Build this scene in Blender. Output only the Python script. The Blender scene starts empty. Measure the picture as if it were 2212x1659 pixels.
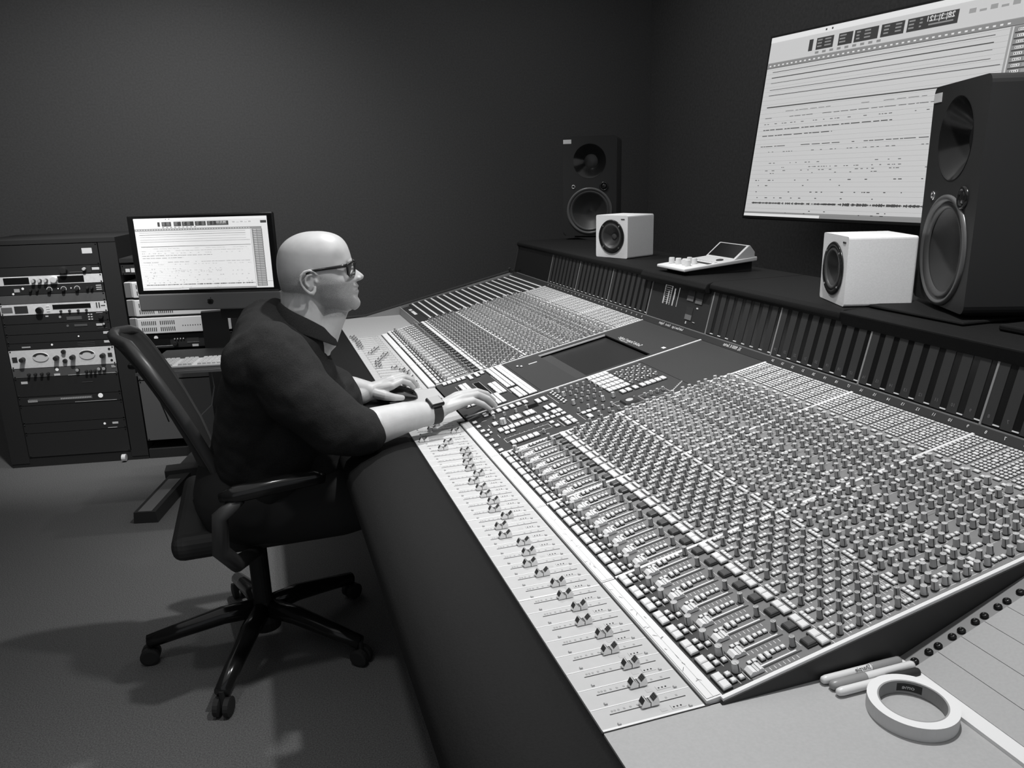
import bpy, bmesh, math, random
import numpy as np
from mathutils import Matrix, Vector
R = math.radians
rnd = random.Random(7)

# ------------------------------------------------------------------ camera, world, lights, exposure
scene = bpy.context.scene
COL = scene.collection
ZF = 0.72                                   # height of the fader surface above the floor
cam_d = bpy.data.cameras.new('camera'); cam = bpy.data.objects.new('camera', cam_d); COL.objects.link(cam)
cam_d.sensor_width = 36.0; cam_d.lens = 1665.17 / 2212 * 36.0; cam_d.clip_start = 0.02
CR, CU, CF = Vector((.9488, -.3148, -.0258)), Vector((.1055, .2388, .9653)), Vector((.2977, .9186, -.2597))
CLOC = Vector((-.3406, -.7289, 1.3787))
m = Matrix((CR, CU, -CF)).transposed().to_4x4(); m.translation = CLOC; cam.matrix_world = m
scene.camera = cam

W = bpy.data.worlds.new('room_ambient'); scene.world = W; W.use_nodes = True
W.node_tree.nodes['Background'].inputs[0].default_value = (.92, .95, 1, 1)
W.node_tree.nodes['Background'].inputs[1].default_value = 0.30
scene.view_settings.view_transform = 'Standard'; scene.view_settings.look = 'None'
scene.view_settings.gamma = 1.0; scene.view_settings.use_curve_mapping = False
scene.view_settings.exposure = 0.0

def spot(name, loc, aim, power, size, blend=.6, rad=.05):
    d = bpy.data.lights.new(name, 'SPOT'); d.energy = power; d.spot_size = R(size); d.spot_blend = blend
    d.shadow_soft_size = rad
    o = bpy.data.objects.new(name, d); COL.objects.link(o); o.location = loc
    o.rotation_euler = (Vector(aim) - Vector(loc)).to_track_quat('-Z', 'Y').to_euler(); return o
spot('ceiling_spot', (.55, .30, 2.75), (.45, .40, .8), 118, 84, .7, .04)
spot('ceiling_spot', (.35, 1.60, 2.75), (.25, 1.60, .8), 128, 80, .8, .04)
spot('ceiling_spot', (.45, 2.75, 2.75), (.50, 2.70, .8), 88, 76, .8, .04)
spot('ceiling_spot', (-.55, 3.00, 2.75), (-.75, 4.6, .7), 44, 110, 1.0, .08)
spot('ceiling_spot', (-1.05, 2.45, 2.75), (-1.10, 3.5, .80), 185, 40, .9, .05)  # extra spot added to brighten the rack fronts
spot('ceiling_spot', (-.55, .35, 2.75), (-.30, .55, 0), 42, 62, 1.0, .05)
ad = bpy.data.lights.new('ambient_fill', 'AREA'); ad.shape = 'RECTANGLE'; ad.size = 4.6; ad.size_y = 5.5; ad.energy = 34  # soft fill added under the ceiling to lift the dark tones
ao = bpy.data.objects.new('ambient_fill', ad); COL.objects.link(ao); ao.location = (-.3, 1.2, 2.82)

# ------------------------------------------------------------------ materials
MAT = {}
def mat(name, v, rough=.55, metal=0., emit=0., noise=0., nscale=60., bump=0., spec=.5, tint=(1, 1, 1), trans=0., sheen=0.):
    if name in MAT: return MAT[name]
    M = bpy.data.materials.new(name); M.use_nodes = True; nt = M.node_tree; b = nt.nodes['Principled BSDF']
    c = (v * tint[0], v * tint[1], v * tint[2], 1)
    b.inputs['Base Color'].default_value = c; b.inputs['Roughness'].default_value = rough
    b.inputs['Metallic'].default_value = metal; b.inputs['Specular IOR Level'].default_value = spec
    if trans: b.inputs['Transmission Weight'].default_value = trans
    if emit:
        b.inputs['Emission Color'].default_value = c; b.inputs['Emission Strength'].default_value = emit
    if noise or bump:
        tc = nt.nodes.new('ShaderNodeTexCoord'); n = nt.nodes.new('ShaderNodeTexNoise')
        n.inputs['Scale'].default_value = nscale; n.inputs['Detail'].default_value = 4
        nt.links.new(tc.outputs['Object'], n.inputs['Vector'])
        if noise:
            r = nt.nodes.new('ShaderNodeMapRange'); r.inputs['From Min'].default_value = .3; r.inputs['From Max'].default_value = .7
            r.inputs['To Min'].default_value = 1 - noise; r.inputs['To Max'].default_value = 1 + noise
            nt.links.new(n.outputs['Fac'], r.inputs['Value'])
            mx = nt.nodes.new('ShaderNodeVectorMath'); mx.operation = 'SCALE'; mx.inputs[0].default_value = c[:3]
            nt.links.new(r.outputs['Result'], mx.inputs['Scale']); nt.links.new(mx.outputs['Vector'], b.inputs['Base Color'])
        if bump:
            bp = nt.nodes.new('ShaderNodeBump'); bp.inputs['Strength'].default_value = bump; bp.inputs['Distance'].default_value = .002
            nt.links.new(n.outputs['Fac'], bp.inputs['Height']); nt.links.new(bp.outputs['Normal'], b.inputs['Normal'])
    MAT[name] = M; return M
mat('wall', .14, .9, noise=.10, nscale=90, bump=.3)
mat('dark_wall', .17, .95, noise=.15, nscale=60)
mat('carpet', .13, .95, noise=.35, nscale=260, bump=.8, spec=.1)
mat('ceiling', .12, .9)
mat('leather', .011, .72, noise=.12, nscale=300, bump=.2, spec=.14)
mat('black', .032, .5, spec=.3)
mat('black_matte', .030, .85, spec=.2)
mat('black_gloss', .012, .18)
mat('charcoal', .045, .5)
mat('plate_dark', .040, .5, noise=.05)
mat('plate_mid', .17, .5, noise=.05)
mat('plate_eq', .22, .5, noise=.05)
mat('plate_route', .28, .5, noise=.05)
mat('plate_blank', .034, .55, noise=.08, nscale=200)
mat('fader_plate', .53, .42, noise=.02)
mat('desk_light', .41, .55, noise=.04, nscale=240)
mat('panel_light', .36, .55, noise=.04, nscale=240)
mat('white', .80, .45)
mat('white_paper', .78, .6)
mat('rail_white', .82, .35)
mat('key_white', .78, .4)
mat('key_grey', .50, .4)
mat('key_dark', .07, .4)
mat('key_black', .02, .6)  # dark collar round each key, also the dial module
mat('knob_grey', .33, .4)
mat('knob_mid', .50, .4)
mat('knob_light', .60, .4)
mat('knob_base', .018, .5)
mat('knob_top', .62, .4)
mat('silver', .75, .22, metal=.85)
mat('chrome', .85, .12, metal=1.)
mat('alu', .50, .35, metal=.6)
mat('alu_matte', .20, .5, metal=.2)
mat('meter_strip', .034, .5)
mat('meter_glass', .010, .15)
mat('dull_glass', .022, .35)
mat('meter_div', .26, .5)
mat('spk_white', .92, .55, noise=.05, nscale=300)
mat('rim', .11, .3)
mat('cone', .035, .45)
mat('cone_mid', .07, .35)
mat('screw', .03, .2, metal=.7)
mat('ink', .02, .7)
mat('grey_ink', .35, .6)
mat('tape_side', .62, .7)
mat('tape_face', .80, .7)
mat('cardboard', .30, .8)
mat('marker_grey', .30, .35)
mat('marker_white', .78, .3)
mat('skin', .52, .45, noise=.06, nscale=35, bump=.12)
mat('shirt', .023, .9, noise=.25, nscale=400, bump=.5, spec=.15)
mat('trousers', .026, .9, spec=.15)
mat('shoe', .015, .4)
mat('chair_black', .022, .6, spec=.3)
mat('chair_edge', .045, .4)
mat('lens', .9, .05, trans=.9)
mat('led', .55, .4, emit=.8)
mat('scr_bg', .47, .5, emit=1.0)
mat('scr_bright', .62, .5, emit=1.0)
mat('scr_mid', .20, .5, emit=1.0)
mat('scr_line', .26, .5, emit=1.0)
mat('scr_dark', .035, .5, emit=1.0)
mat('imac_bg', .64, .5, emit=1.0)
mat('imac_bright', .72, .5, emit=1.0)
mat('imac_mid', .25, .5, emit=1.0)
mat('imac_line', .42, .5, emit=1.0)
mat('imac_dark', .05, .5, emit=1.0)
mat('meter_lit', .25, .5, emit=1.0)
mat('rack_silver', .88, .4, noise=.06, nscale=80)
mat('rack_grey', .12, .5)
mat('rack_black', .030, .45)
mat('server_white', .80, .5)

# ------------------------------------------------------------------ mesh helpers
class MB:
    def __init__(s): s.v = []; s.f = []; s.m = []
    def add(s, V, F, mi=0, M=None):
        o = len(s.v)
        if M is not None: V = [M @ Vector(p) for p in V]
        s.v += [tuple(p) for p in V]; s.f += [tuple(i + o for i in f) for f in F]
        s.m += [mi] * len(F) if isinstance(mi, int) else list(mi)
        return s
    def box(s, x0, x1, y0, y1, z0, z1, mi=0, M=None):
        V = [(x0, y0, z0), (x1, y0, z0), (x1, y1, z0), (x0, y1, z0), (x0, y0, z1), (x1, y0, z1), (x1, y1, z1), (x0, y1, z1)]
        return s.add(V, [(0, 3, 2, 1), (4, 5, 6, 7), (0, 1, 5, 4), (1, 2, 6, 5), (2, 3, 7, 6), (3, 0, 4, 7)], mi, M)
    def frus(s, cx, cy, sx, sy, z0, z1, k=.8, mi=0, M=None):
        a, b = sx / 2, sy / 2
        V = [(cx - a, cy - b, z0), (cx + a, cy - b, z0), (cx + a, cy + b, z0), (cx - a, cy + b, z0),
             (cx - a * k, cy - b * k, z1), (cx + a * k, cy - b * k, z1), (cx + a * k, cy + b * k, z1), (cx - a * k, cy + b * k, z1)]
        return s.add(V, [(4, 5, 6, 7), (0, 1, 5, 4), (1, 2, 6, 5), (2, 3, 7, 6), (3, 0, 4, 7)], mi, M)
    def lathe(s, prof, n=16, mi=0, M=None, cap=True):
        V = []; F = []; mm = []
        for r, z in prof:
            for i in range(n):
                a = 2 * math.pi * i / n; V.append((r * math.cos(a), r * math.sin(a), z))
        for j in range(len(prof) - 1):
            for i in range(n):
                k = (i + 1) % n; F.append((j * n + i, j * n + k, (j + 1) * n + k, (j + 1) * n + i))
                mm.append(mi if isinstance(mi, int) else mi[j])
        if cap:
            F.append(tuple(range((len(prof) - 1) * n, len(prof) * n))); mm.append(mi if isinstance(mi, int) else mi[-1])
            F.append(tuple(reversed(range(n)))); mm.append(mi if isinstance(mi, int) else mi[0])
        return s.add(V, F, mm, M)
    def tube(s, pts, r, n=8, mi=0, M=None):
        pts = [Vector(p) for p in pts]; rs = r if isinstance(r, (list, tuple)) else [r] * len(pts)
        V = []; F = []
        prev = None
        for i, p in enumerate(pts):
            t = (pts[min(i + 1, len(pts) - 1)] - pts[max(i - 1, 0)]).normalized()
            if prev is None:
                prev = t.orthogonal().normalized()
            a = (prev - t * prev.dot(t)).normalized(); prev = a; c = t.cross(a)
            for k in range(n):
                w = 2 * math.pi * k / n; V.append(p + (a * math.cos(w) + c * math.sin(w)) * rs[i])
        for i in range(len(pts) - 1):
            for k in range(n):
                q = (k + 1) % n; F.append((i * n + k, i * n + q, (i + 1) * n + q, (i + 1) * n + k))
        F.append(tuple(reversed(range(n)))); F.append(tuple(range((len(pts) - 1) * n, len(pts) * n)))
        return s.add(V, F, mi, M)
    def prism(s, prof, y0, y1, mi=0, M=None, ax='y'):
        """profile (x,z) extruded along y"""
        n = len(prof); V = [(x, y0, z) for x, z in prof] + [(x, y1, z) for x, z in prof]
        F = [(i, (i + 1) % n, n + (i + 1) % n, n + i) for i in range(n)]
        mm = [mi] * n if isinstance(mi, int) else list(mi)
        F += [tuple(reversed(range(n))), tuple(range(n, 2 * n))]; mm += [mm[0], mm[0]]
        return s.add(V, F, mm, M)
    def sphere(s, c, r, n=12, mi=0, M=None, sc=(1, 1, 1)):
        V = []; F = []; k = n // 2
        for j in range(1, k):
            ph = math.pi * j / k
            for i in range(n):
                a = 2 * math.pi * i / n
                V.append((c[0] + r * sc[0] * math.sin(ph) * math.cos(a), c[1] + r * sc[1] * math.sin(ph) * math.sin(a), c[2] + r * sc[2] * math.cos(ph)))
        V += [(c[0], c[1], c[2] + r * sc[2]), (c[0], c[1], c[2] - r * sc[2])]; T = len(V) - 2; B = T + 1
        for j in range(k - 2):
            for i in range(n):
                q = (i + 1) % n; F.append((j * n + i, (j + 1) * n + i, (j + 1) * n + q, j * n + q))
        for i in range(n):
            q = (i + 1) % n; F.append((T, i, q)); F.append((B, (k - 2) * n + q, (k - 2) * n + i))
        return s.add(V, F, mi, M)
    def mesh(s, name, mats, smooth=False):
        me = bpy.data.meshes.new(name); me.from_pydata(s.v, [], s.f)
        for k in (mats if isinstance(mats, (list, tuple)) else [mats]): me.materials.append(MAT[k])
        me.polygons.foreach_set('material_index', s.m)
        if smooth: me.polygons.foreach_set('use_smooth', [True] * len(s.f))
        me.update(); return me
    def build(s, name, mats, parent=None, smooth=False, bevel=0, M=None, seg=2, auto=None):
        o = bpy.data.objects.new(name, s.mesh(name, mats, smooth)); COL.objects.link(o)
        if M is not None: o.matrix_world = M
        adopt(o, parent)
        if bevel:
            b = o.modifiers.new('bevel', 'BEVEL'); b.width = bevel; b.segments = seg; b.limit_method = 'ANGLE'; b.angle_limit = R(40)
        return o
WM = {}                                      # world matrices of parents (depsgraph is not evaluated yet)
def adopt(o, parent):
    WM[o.name] = o.matrix_world.copy() if o.parent is None else o.matrix_world.copy()
    if parent is not None:
        o.parent = parent; o.matrix_parent_inverse = WM[parent.name].inverted()
def empty(name, loc, label=None, cat=None, group=None):
    o = bpy.data.objects.new(name, None); COL.objects.link(o); o.empty_display_size = .1
    o.matrix_world = Matrix.Translation(loc); WM[o.name] = Matrix.Translation(loc)
    if label: tag(o, label, cat, group)
    return o
def tag(o, label, cat, group=None):
    o['label'] = label; o['category'] = cat
    if group: o['group'] = group
    return o
def struct(o): o['kind'] = 'structure'; return o
def stuff(o): o['kind'] = 'stuff'; return o
def frame(o, ex, ey, ez):
    M = Matrix((Vector(ex), Vector(ey), Vector(ez))).transposed().to_4x4(); M.translation = Vector(o); return M
_txt = {}
def text_mesh(s, size):
    k = (s, size)
    if k not in _txt:
        c = bpy.data.curves.new('lettering', 'FONT'); c.body = s; c.size = size; c.align_x = 'CENTER'; c.align_y = 'CENTER'
        c.resolution_u = 2
        o = bpy.data.objects.new('lettering', c); me = bpy.data.meshes.new_from_object(o)
        bpy.data.objects.remove(o); bpy.data.curves.remove(c); _txt[k] = me
    return _txt[k]
def text_into(mb, s, size, M, mi=0, mirror=True, squash=1.0):
    """flat lettering; the picture is a mirror image, so the writing runs backwards"""
    me = text_mesh(s, size); k = -1 if mirror else 1
    mb.add([(v.co.x * k * squash, v.co.y, v.co.z) for v in me.vertices], [tuple(p.vertices) for p in me.polygons], mi, M)

# ------------------------------------------------------------------ the room
struct(MB().box(-3.2, 2.6, -2.2, 4.7, -.05, 0).build('floor', 'carpet'))
struct(MB().box(-3.2, 2.6, 4.6, 4.7, 0, 2.85).build('wall_back', 'wall'))
struct(MB().box(2.5, 2.6, -2.2, 4.6, 0, 2.85).build('wall_front', 'dark_wall'))
struct(MB().box(-3.3, -3.2, -2.2, 4.7, 0, 2.85).build('wall_left', 'wall'))
struct(MB().box(-3.3, 2.6, -2.2, 4.7, 2.85, 2.9).build('ceiling', 'ceiling'))

# ------------------------------------------------------------------ the mixing console
b = 0.32; CH = .04; WC = 1.179                # bay of eight channels, channel pitch, width of the screen bay in bays
Y4 = 4 * b; Y5 = (4 + WC) * b; Y8 = Y5 + 3 * b; YE = 3.12
E2 = Vector((.1703, 0, ZF + .0070)); E3 = Vector((.9209, 0, ZF + .1632)); SL = (E3 - E2).length
es = (E3 - E2).normalized(); en = es.cross(Vector((0, 1, 0)))
MS = frame(E2, es, (0, 1, 0), en)             # slope frame: x up the slope, y along the console, z off the panel
console = empty('mixing_console', (.45, 1.5, 0), 'long grey studio mixing console covered in knobs, white keys and faders', 'mixing console')
arm = [(0, ZF - .003), (-.015, ZF + .003), (-.06, ZF + .007), (-.11, ZF + .004), (-.15, ZF - .008), (-.178, ZF - .028), (-.19, ZF - .052), (-.185, ZF - .075), (-.165, ZF - .09), (0, ZF - .09)]
MB().prism(list(reversed(arm)), -1.3, YE).build('armrest', 'leather', console, smooth=True)
body = MB(); body.prism([(0, ZF - .09), (.02, ZF - .01), (.14, ZF - .01), (.2, ZF), (.90, ZF + .14), (1.30, ZF + .30), (1.34, .10), (1.30, .0), (.44, .0), (.38, .10), (.26, ZF - .12)], -.004, Y8)
body.prism([(0, ZF - .09), (.02, ZF - .01), (.352, ZF - .01), (.356, ZF + .036), (.90, ZF + .14), (1.30, ZF + .30), (1.34, .10), (1.30, .0), (.44, .0), (.38, .10), (.26, ZF - .12)], Y8, YE - .03)
body.build('console_body', 'black', console)
MB().prism([(.02, ZF - .03), (.40, ZF - .03), (.45, ZF - .02), (.90, ZF + .14), (1.0, ZF), (1.0, 0), (.35, 0), (.28, .3), (.10, ZF - .1), (0, ZF - .09)], -1.3, -.006).build('console_body', 'black', console)
# fader plates
def fader_bay(y0, n, name='fader_plate'):
    p = MB().box(.0008, .1435, y0 + .0006, y0 + n * CH - .0006, ZF - .004, ZF).build(name, 'fader_plate', console)
    pr = MB()
    for i in range(n):
        c = y0 + (i + .5) * CH; z = ZF + .0003
        if i: pr.box(.001, .143, y0 + i * CH - .0008, y0 + i * CH + .0008, ZF - .001, ZF + .0005, 0)
        else: pr.box(.001, .143, y0 - .0005, y0 + .003, ZF - .001, ZF + .0006, 0)
        pr.box(.022, .130, c + .005, c + .0064, ZF - .001, z, 1)
        for k, x in enumerate((.026, .030, .035, .043, .052, .062, .090, .103, .118)): pr.box(x, x + .0028, c + .0095, c + .0125, ZF - .001, z, 2)
        pr.box(.086, .095, c - .012, c - .006, ZF - .001, z, 3)
        for k in range(3): pr.box(.104 + .005 * k, .1058 + .005 * k, c - .0095, c - .0078, ZF - .001, z + .0004, 1)
        pr.box(.101, .121, c - .0125, c - .012, ZF - .001, z, 2); pr.box(.101, .1015, c - .0125, c - .0045, ZF - .001, z, 2)
    stuff(pr.build('panel_print', ['rail_white', 'ink', 'grey_ink', 'key_grey'], p))
    for i in range(n):
        c = y0 + (i + .5) * CH
        for x in (.0255, .1255):
            q = MB().frus(0, 0, .0042, .0042, 0, .0026, .85); q.build('mini_button', 'key_grey', p, M=Matrix.Translation((x, c - .0145, ZF)))
    return p
P_near = [fader_bay(k * b, 8) for k in range(4)]
P_far = [fader_bay(Y5 + k * b, 8) for k in range(3)]
MB().box(.0008, .168, Y4 + .002, Y5 - .002, ZF - .004, ZF).build('blank_fader_plate', 'fader_plate', console)
# fader caps
capV = [(-.0125, 0), (-.0125, .0045), (-.0085, .0115), (-.0070, .0118), (-.0028, .0064), (0, .0056), (.0030, .0066), (.0085, .0122), (.0100, .0120), (.0125, .0045), (.0125, 0)]
cap = MB(); cap.prism(list(reversed(capV)), -.0052, .0052, 0); cap_me = None
cm = MB(); cm.prism(list(reversed(capV)), -.0052, .0052, 0); cap_me = cm.mesh('fader_cap', ['silver'])
pm = MB()
for a, c_ in (((-.0072, .01185), (-.0032, .0066)), ((.0034, .0070), (.0086, .01235))):
    for k in range(3):
        t0, t1 = k / 3 + .02, (k + 1) / 3 - .05
        x0, z0 = a[0] + (c_[0] - a[0]) * t0, a[1] + (c_[1] - a[1]) * t0; x1, z1 = a[0] + (c_[0] - a[0]) * t1, a[1] + (c_[1] - a[1]) * t1
        pm.add([(x0, -.0048, z0 + .0004), (x1, -.0048, z1 + .0004), (x1, .0048, z1 + .0004), (x0, .0048, z0 + .0004)], [(0, 1, 2, 3)], 0)
pm.box(-.0004, .0006, -.00535, .00535, .0002, .0061); pm.add([(-.0122, -.0050, .0052), (-.0122, .0050, .0052), (-.0090, .0050, .0111), (-.0090, -.0050, .0111)], [(0, 1, 2, 3)], 0)
pad_me = pm.mesh('finger_pad', ['ink'])
def put(me, name, M, parent):
    o = bpy.data.objects.new(name, me); COL.objects.link(o); o.matrix_world = M; adopt(o, parent); return o
fx = [.077, .081, .091, .079, .088, .073, .083, .075, .079, .066, .058, .070, .074, .051, .056, .081, .067, .077, .072, .074, .068, .091, .082, .087, .097, .101, .055, .078, .023, .118, .062, .080]
ffx = [.110, .114, .110, .117, .108, .120, .111, .090, .041, .044, .050, .066, .084, .098, .047, .065, .081, .024, .024, .026, .027, .022, .022, .019]
for i, x in enumerate(fx):
    o = put(cap_me, 'fader_cap', Matrix.Translation((x, (i + .5) * CH + .0057, ZF + .0012)), P_near[i // 8]); put(pad_me, 'fader_cap_pad', o.matrix_world.copy(), P_near[i // 8])
for i, x in enumerate(ffx):
    o = put(cap_me, 'fader_cap', Matrix.Translation((x, Y5 + (i + .5) * CH + .0057, ZF + .0012)), P_far[i // 8]); put(pad_me, 'fader_cap_pad', o.matrix_world.copy(), P_far[i // 8])
# writing strips
def strip(y0, y1, scrib=0):
    s = MB().prism([(.1470, ZF - .002), (.1703, ZF - .002), (.1703, ZF + .0068), (.1470, ZF + .0042)], y0 + .001, y1 - .001).build('label_strip', 'white_paper', console)
    k = (.0026) / .0233; zt = lambda x: ZF + .0042 + (x - .1470) * k + .0003
    pr = MB()
    def q(xa, xb, ya, yb): pr.add([(xa, ya, zt(xa)), (xb, ya, zt(xb)), (xb, yb, zt(xb)), (xa, yb, zt(xa))], [(0, 1, 2, 3)], 0)
    q(.1485, .1489, y0 + .004, y1 - .004); q(.1485, .169, y0 + .004, y0 + .0046); q(.1585, .1587, y0 + .004, y1 - .004)
    for k_ in range(scrib):
        y = y0 + .03 + rnd.random() * (y1 - y0 - .05); x = .151 + rnd.random() * .013; a = rnd.random() * 3; L = .002 + .003 * rnd.random()
        dx, dy = math.cos(a) * L, math.sin(a) * L; nx, ny = -math.sin(a) * .0003, math.cos(a) * .0003
        pr.add([(x - dx + nx, y - dy + ny, zt(x)), (x + dx + nx, y + dy + ny, zt(x)), (x + dx - nx, y + dy - ny, zt(x)), (x - dx - nx, y - dy - ny, zt(x))], [(0, 1, 2, 3)], 0)
    stuff(pr.build('handwriting', 'ink', s))
for k in range(3): strip(k * b + (.001 if k == 0 else 0), (k + 1) * b, (16, 9, 4)[k])
strip(3 * b, 3.9 * b, 0)
for k in range(3): strip(Y5 + k * b, Y5 + (k + 1) * b, 0)
MB().box(.1437, .1470, 0, Y4, ZF - .006, ZF - .001).box(.1437, .1470, Y5, Y8, ZF - .006, ZF - .001).build('groove', 'black', console)
# slope plates
def plate(s0, s1, y0, y1, material, name='module_plate', th=.004, h=0.):
    return MB().box(s0, s1, y0, y1, h - th, h).build(name, material, console, M=MS)
bays = [(k * b, (k + 1) * b, 'ch') for k in range(3)] + [(Y5 + k * b, Y5 + (k + 1) * b, 'ch') for k in range(3)]
zones = [(.0, .047, 'plate_dark'), (.047, .1755, 'plate_mid'), (.1755, .652, 'plate_eq'), (.652, SL - .002, 'plate_route')]
PL = {}
for bi, (y0, y1, _) in enumerate(bays):
    for zi, (s0, s1, mt) in enumerate(zones): PL[bi, zi] = plate(s0 + .0004, s1, y0 + .0030, y1 - .0030, mt)
for y in [k * b for k in range(1, 4)] + [Y5 + k * b for k in range(0, 4)] + [Y4]:
    MB().box(.002, SL - .001, y - .0029, y + .0029, -.004, .0022).build('bay_divider', 'rail_white', console, M=MS)
MB().box(-.004, SL, -.0050, .001, -.0030, .0016).build('end_rail', 'rail_white', console, M=MS)
MB().prism([(.150, ZF - .02), (.168, ZF + .004), (E3.x, E3.z - .004), (E3.x, ZF - .05)], -.0065, -.0005).build('end_cheek', 'black', console)

# ---- knobs and keys, one base mesh per kind
def kmesh(r, h, body, top='knob_top', taper=.84, n=14, ring=True):
    m_ = MB()
    m_.lathe([(r * 1.1, 0), (r * 1.1, h * .12), (r * .99, h * .13), (r * taper, h), (r * taper * .86, h), (r * taper * .80, h - .0005)], n, [0, 0, 1, 2 if ring else 1, 1, 1])
    m_.box(r * taper * .95, r * 1.0, -.00045, .00045, h * .14, h * .98, 0)
    m_.box(-.0002, r * taper * .8, -.0004, .0004, h - .0006, h + .0001, 2)
    return m_, ['knob_base', body, top]
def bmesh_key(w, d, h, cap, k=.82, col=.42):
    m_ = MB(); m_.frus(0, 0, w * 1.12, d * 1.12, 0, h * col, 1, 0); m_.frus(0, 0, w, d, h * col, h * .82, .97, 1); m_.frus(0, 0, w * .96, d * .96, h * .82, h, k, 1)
    return m_, ['key_black', cap]
KIND = {
 'k_big': kmesh(.0060, .0160, 'knob_mid', n=16), 'k_eq': kmesh(.0044, .0165, 'knob_grey'), 'k_fat': kmesh(.0053, .0155, 'knob_mid'),
 'k_ptr': kmesh(.0051, .0155, 'knob_mid', ring=True), 'k_lite': kmesh(.0056, .0150, 'knob_light'), 'k_sm': kmesh(.0042, .0120, 'knob_mid', n=12),
 'k_cen': kmesh(.0088, .0180, 'white', n=18),
 'b_big': bmesh_key(.0125, .0150, .0068, 'key_white'), 'b_sm': bmesh_key(.0068, .0075, .0055, 'key_white'), 'b_dark': bmesh_key(.0140, .0165, .0066, 'key_dark'),
 'b_eq': bmesh_key(.0060, .0062, .0046, 'key_white'), 'b_tall': bmesh_key(.0062, .0105, .0060, 'key_white'), 'b_tiny': bmesh_key(.0058, .0056, .0030, 'key_white'),
 'b_wide': bmesh_key(.0062, .0110, .0040, 'key_white'), 'b_rt': bmesh_key(.0052, .0058, .0036, 'key_white'), 'b_cen': bmesh_key(.0125, .0215, .0065, 'key_white'), 'b_long': bmesh_key(.0125, .0300, .0065, 'key_white'),
 'b_csm': bmesh_key(.0115, .0120, .0055, 'key_white'), 'b_pad': bmesh_key(.0115, .0240, .0060, 'key_white')}
ITEMS = []                                    # (kind, s, y, plate object, rotation)
def chan(y0, bi):
    def a(kind, s, f, rot=None): ITEMS.append((kind, s, y0 + f * CH, PL[bi, 0 if s < .047 else 1 if s < .1755 else 2 if s < .652 else 3], rot))
    a('b_big', .0105, .72); a('b_big', .0105, .32)
    a('b_sm', .0245, .70); a('b_sm', .0245, .36); a('b_sm', .0365, .34); a('k_big', .0385, .70)
    a('b_tiny', .0615, .80); a('b_tiny', .0690, .80)
    a('b_tall', .0790, .74); a('b_tall', .0885, .74)
    for k in range(3): a('b_eq', .0985 + .0082 * k, .80)
    a('k_eq', .1280, .70); a('b_dark', .1480, .52); a('b_big', .1640, .72); a('b_big', .1640, .32)
    for f in (.86, .68, .50, .32): a('b_eq', .1795, f)
    a('b_eq', .1895, .84); a('b_eq', .1970, .84)
    for k in range(4):
        a('k_eq', .1935 + .0328 * k, .33); a('k_eq', .2100 + .0325 * k, .78)
        a('b_eq', .2065 + .0328 * k, .35); a('b_eq', .2140 + .0328 * k, .35)
        if k < 3: a('b_eq', .2225 + .0325 * k, .84); a('b_eq', .2300 + .0325 * k, .84)
    for f in (.90, .72, .54, .36): a('b_eq', .3245, f)
    a('b_wide', .3340, .84)
    for k in range(7): a('k_fat', .3385 + .0192 * k, .36)
    for s in (.3450, .3640, .4050, .4240): a('k_fat', s, .80)
    for k in range(3): a('b_eq', .3770 + .0085 * k, .82)
    a('b_wide', .4385, .70); a('b_wide', .4460, .90)
    for k in range(3): a('b_eq', .4665 + .0085 * k, .38)
    for k in range(7): a('k_ptr', .4960 + .0195 * k, .36)
    for s in (.4580, .4780, .5080, .5280, .5560, .5760, .6050): a('k_ptr', s, .80)
    a('b_wide', .5420, .86); a('b_wide', .5900, .86); a('b_wide', .6180, .86)
    a('k_lite', .6350, .36); a('k_lite', .6400, .80) if False else a('b_wide', .6330, .82); a('b_wide', .6470, .82); a('b_wide', .6550, .34)
    for k in range(11):
        for f in (.14, .34, .54, .74, .94)[0:4]:
            if k in (4, 7) and f in (.34, .54):
                if f == .34: a('b_wide', .6680 + .0089 * k, .49)
                continue
            a('b_rt', .6680 + .0089 * k, .175 + (f - .14) * 1.07)
for bi, (y0, y1, _) in enumerate(bays):
    for i in range(8): chan(y0 + i * CH, bi)
# ---- centre bays
cA = MB().box(.0004, .5480, 3 * b + .0022, Y4 - .0022, -.004, 0).build('master_plate', 'plate_dark', console, M=MS)
MB().box(.5488, SL - .002, 3 * b + .0022, Y4 - .0022, -.004, .0004).build('blank_plate', 'plate_blank', console, M=MS)
cB = MB().box(.0004, .2390, Y4 + .0022, Y5 - .0022, -.004, 0).build('transport_plate', 'plate_dark', console, M=MS)
cC = MB().box(.2398, .3550, Y4 + .0022, Y5 - .0022, -.004, .0004).box(.6020, SL - .002, Y4 + .0022, Y5 - .0022, -.004, .0004) \
    .box(.3550, .6020, Y4 + .0022, Y4 + .022, -.004, .0004).box(.3550, .6020, Y5 - .030, Y5 - .0022, -.004, .0004).build('blank_plate', 'plate_blank', console, M=MS)
scr = MB().box(.3550, .6020, Y4 + .022, Y5 - .030, -.014, -.010).build('recessed_display', 'dull_glass', console, M=MS)
MB().box(.3560, .3950, Y4 + .024, Y5 - .034, -.010, -.0085).build('display_ledge', 'charcoal', scr, M=MS)
MB().box(.3550, .6020, Y5 - .0335, Y5 - .0310, -.004, .001).build('display_bezel', 'rail_white', scr, M=MS)
def c_(kind, s, y, pl=None, rot=None): ITEMS.append((kind, s, 3 * b + y, pl or (cA if y < .318 else cB), rot))
for k in range(7): c_('b_csm', .0100, .018 + .0395 * k)
for s, y in ((.024, .168), (.024, .147)): c_('b_sm', s, y)
for s in (.058, .074): c_('b_csm', s, .112)
for k in range(6): c_('b_csm', .142 + .0154 * k, .114)
c_('b_csm', .172, .081); c_('b_csm', .175, .050); c_('b_cen', .051, .196)
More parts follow.
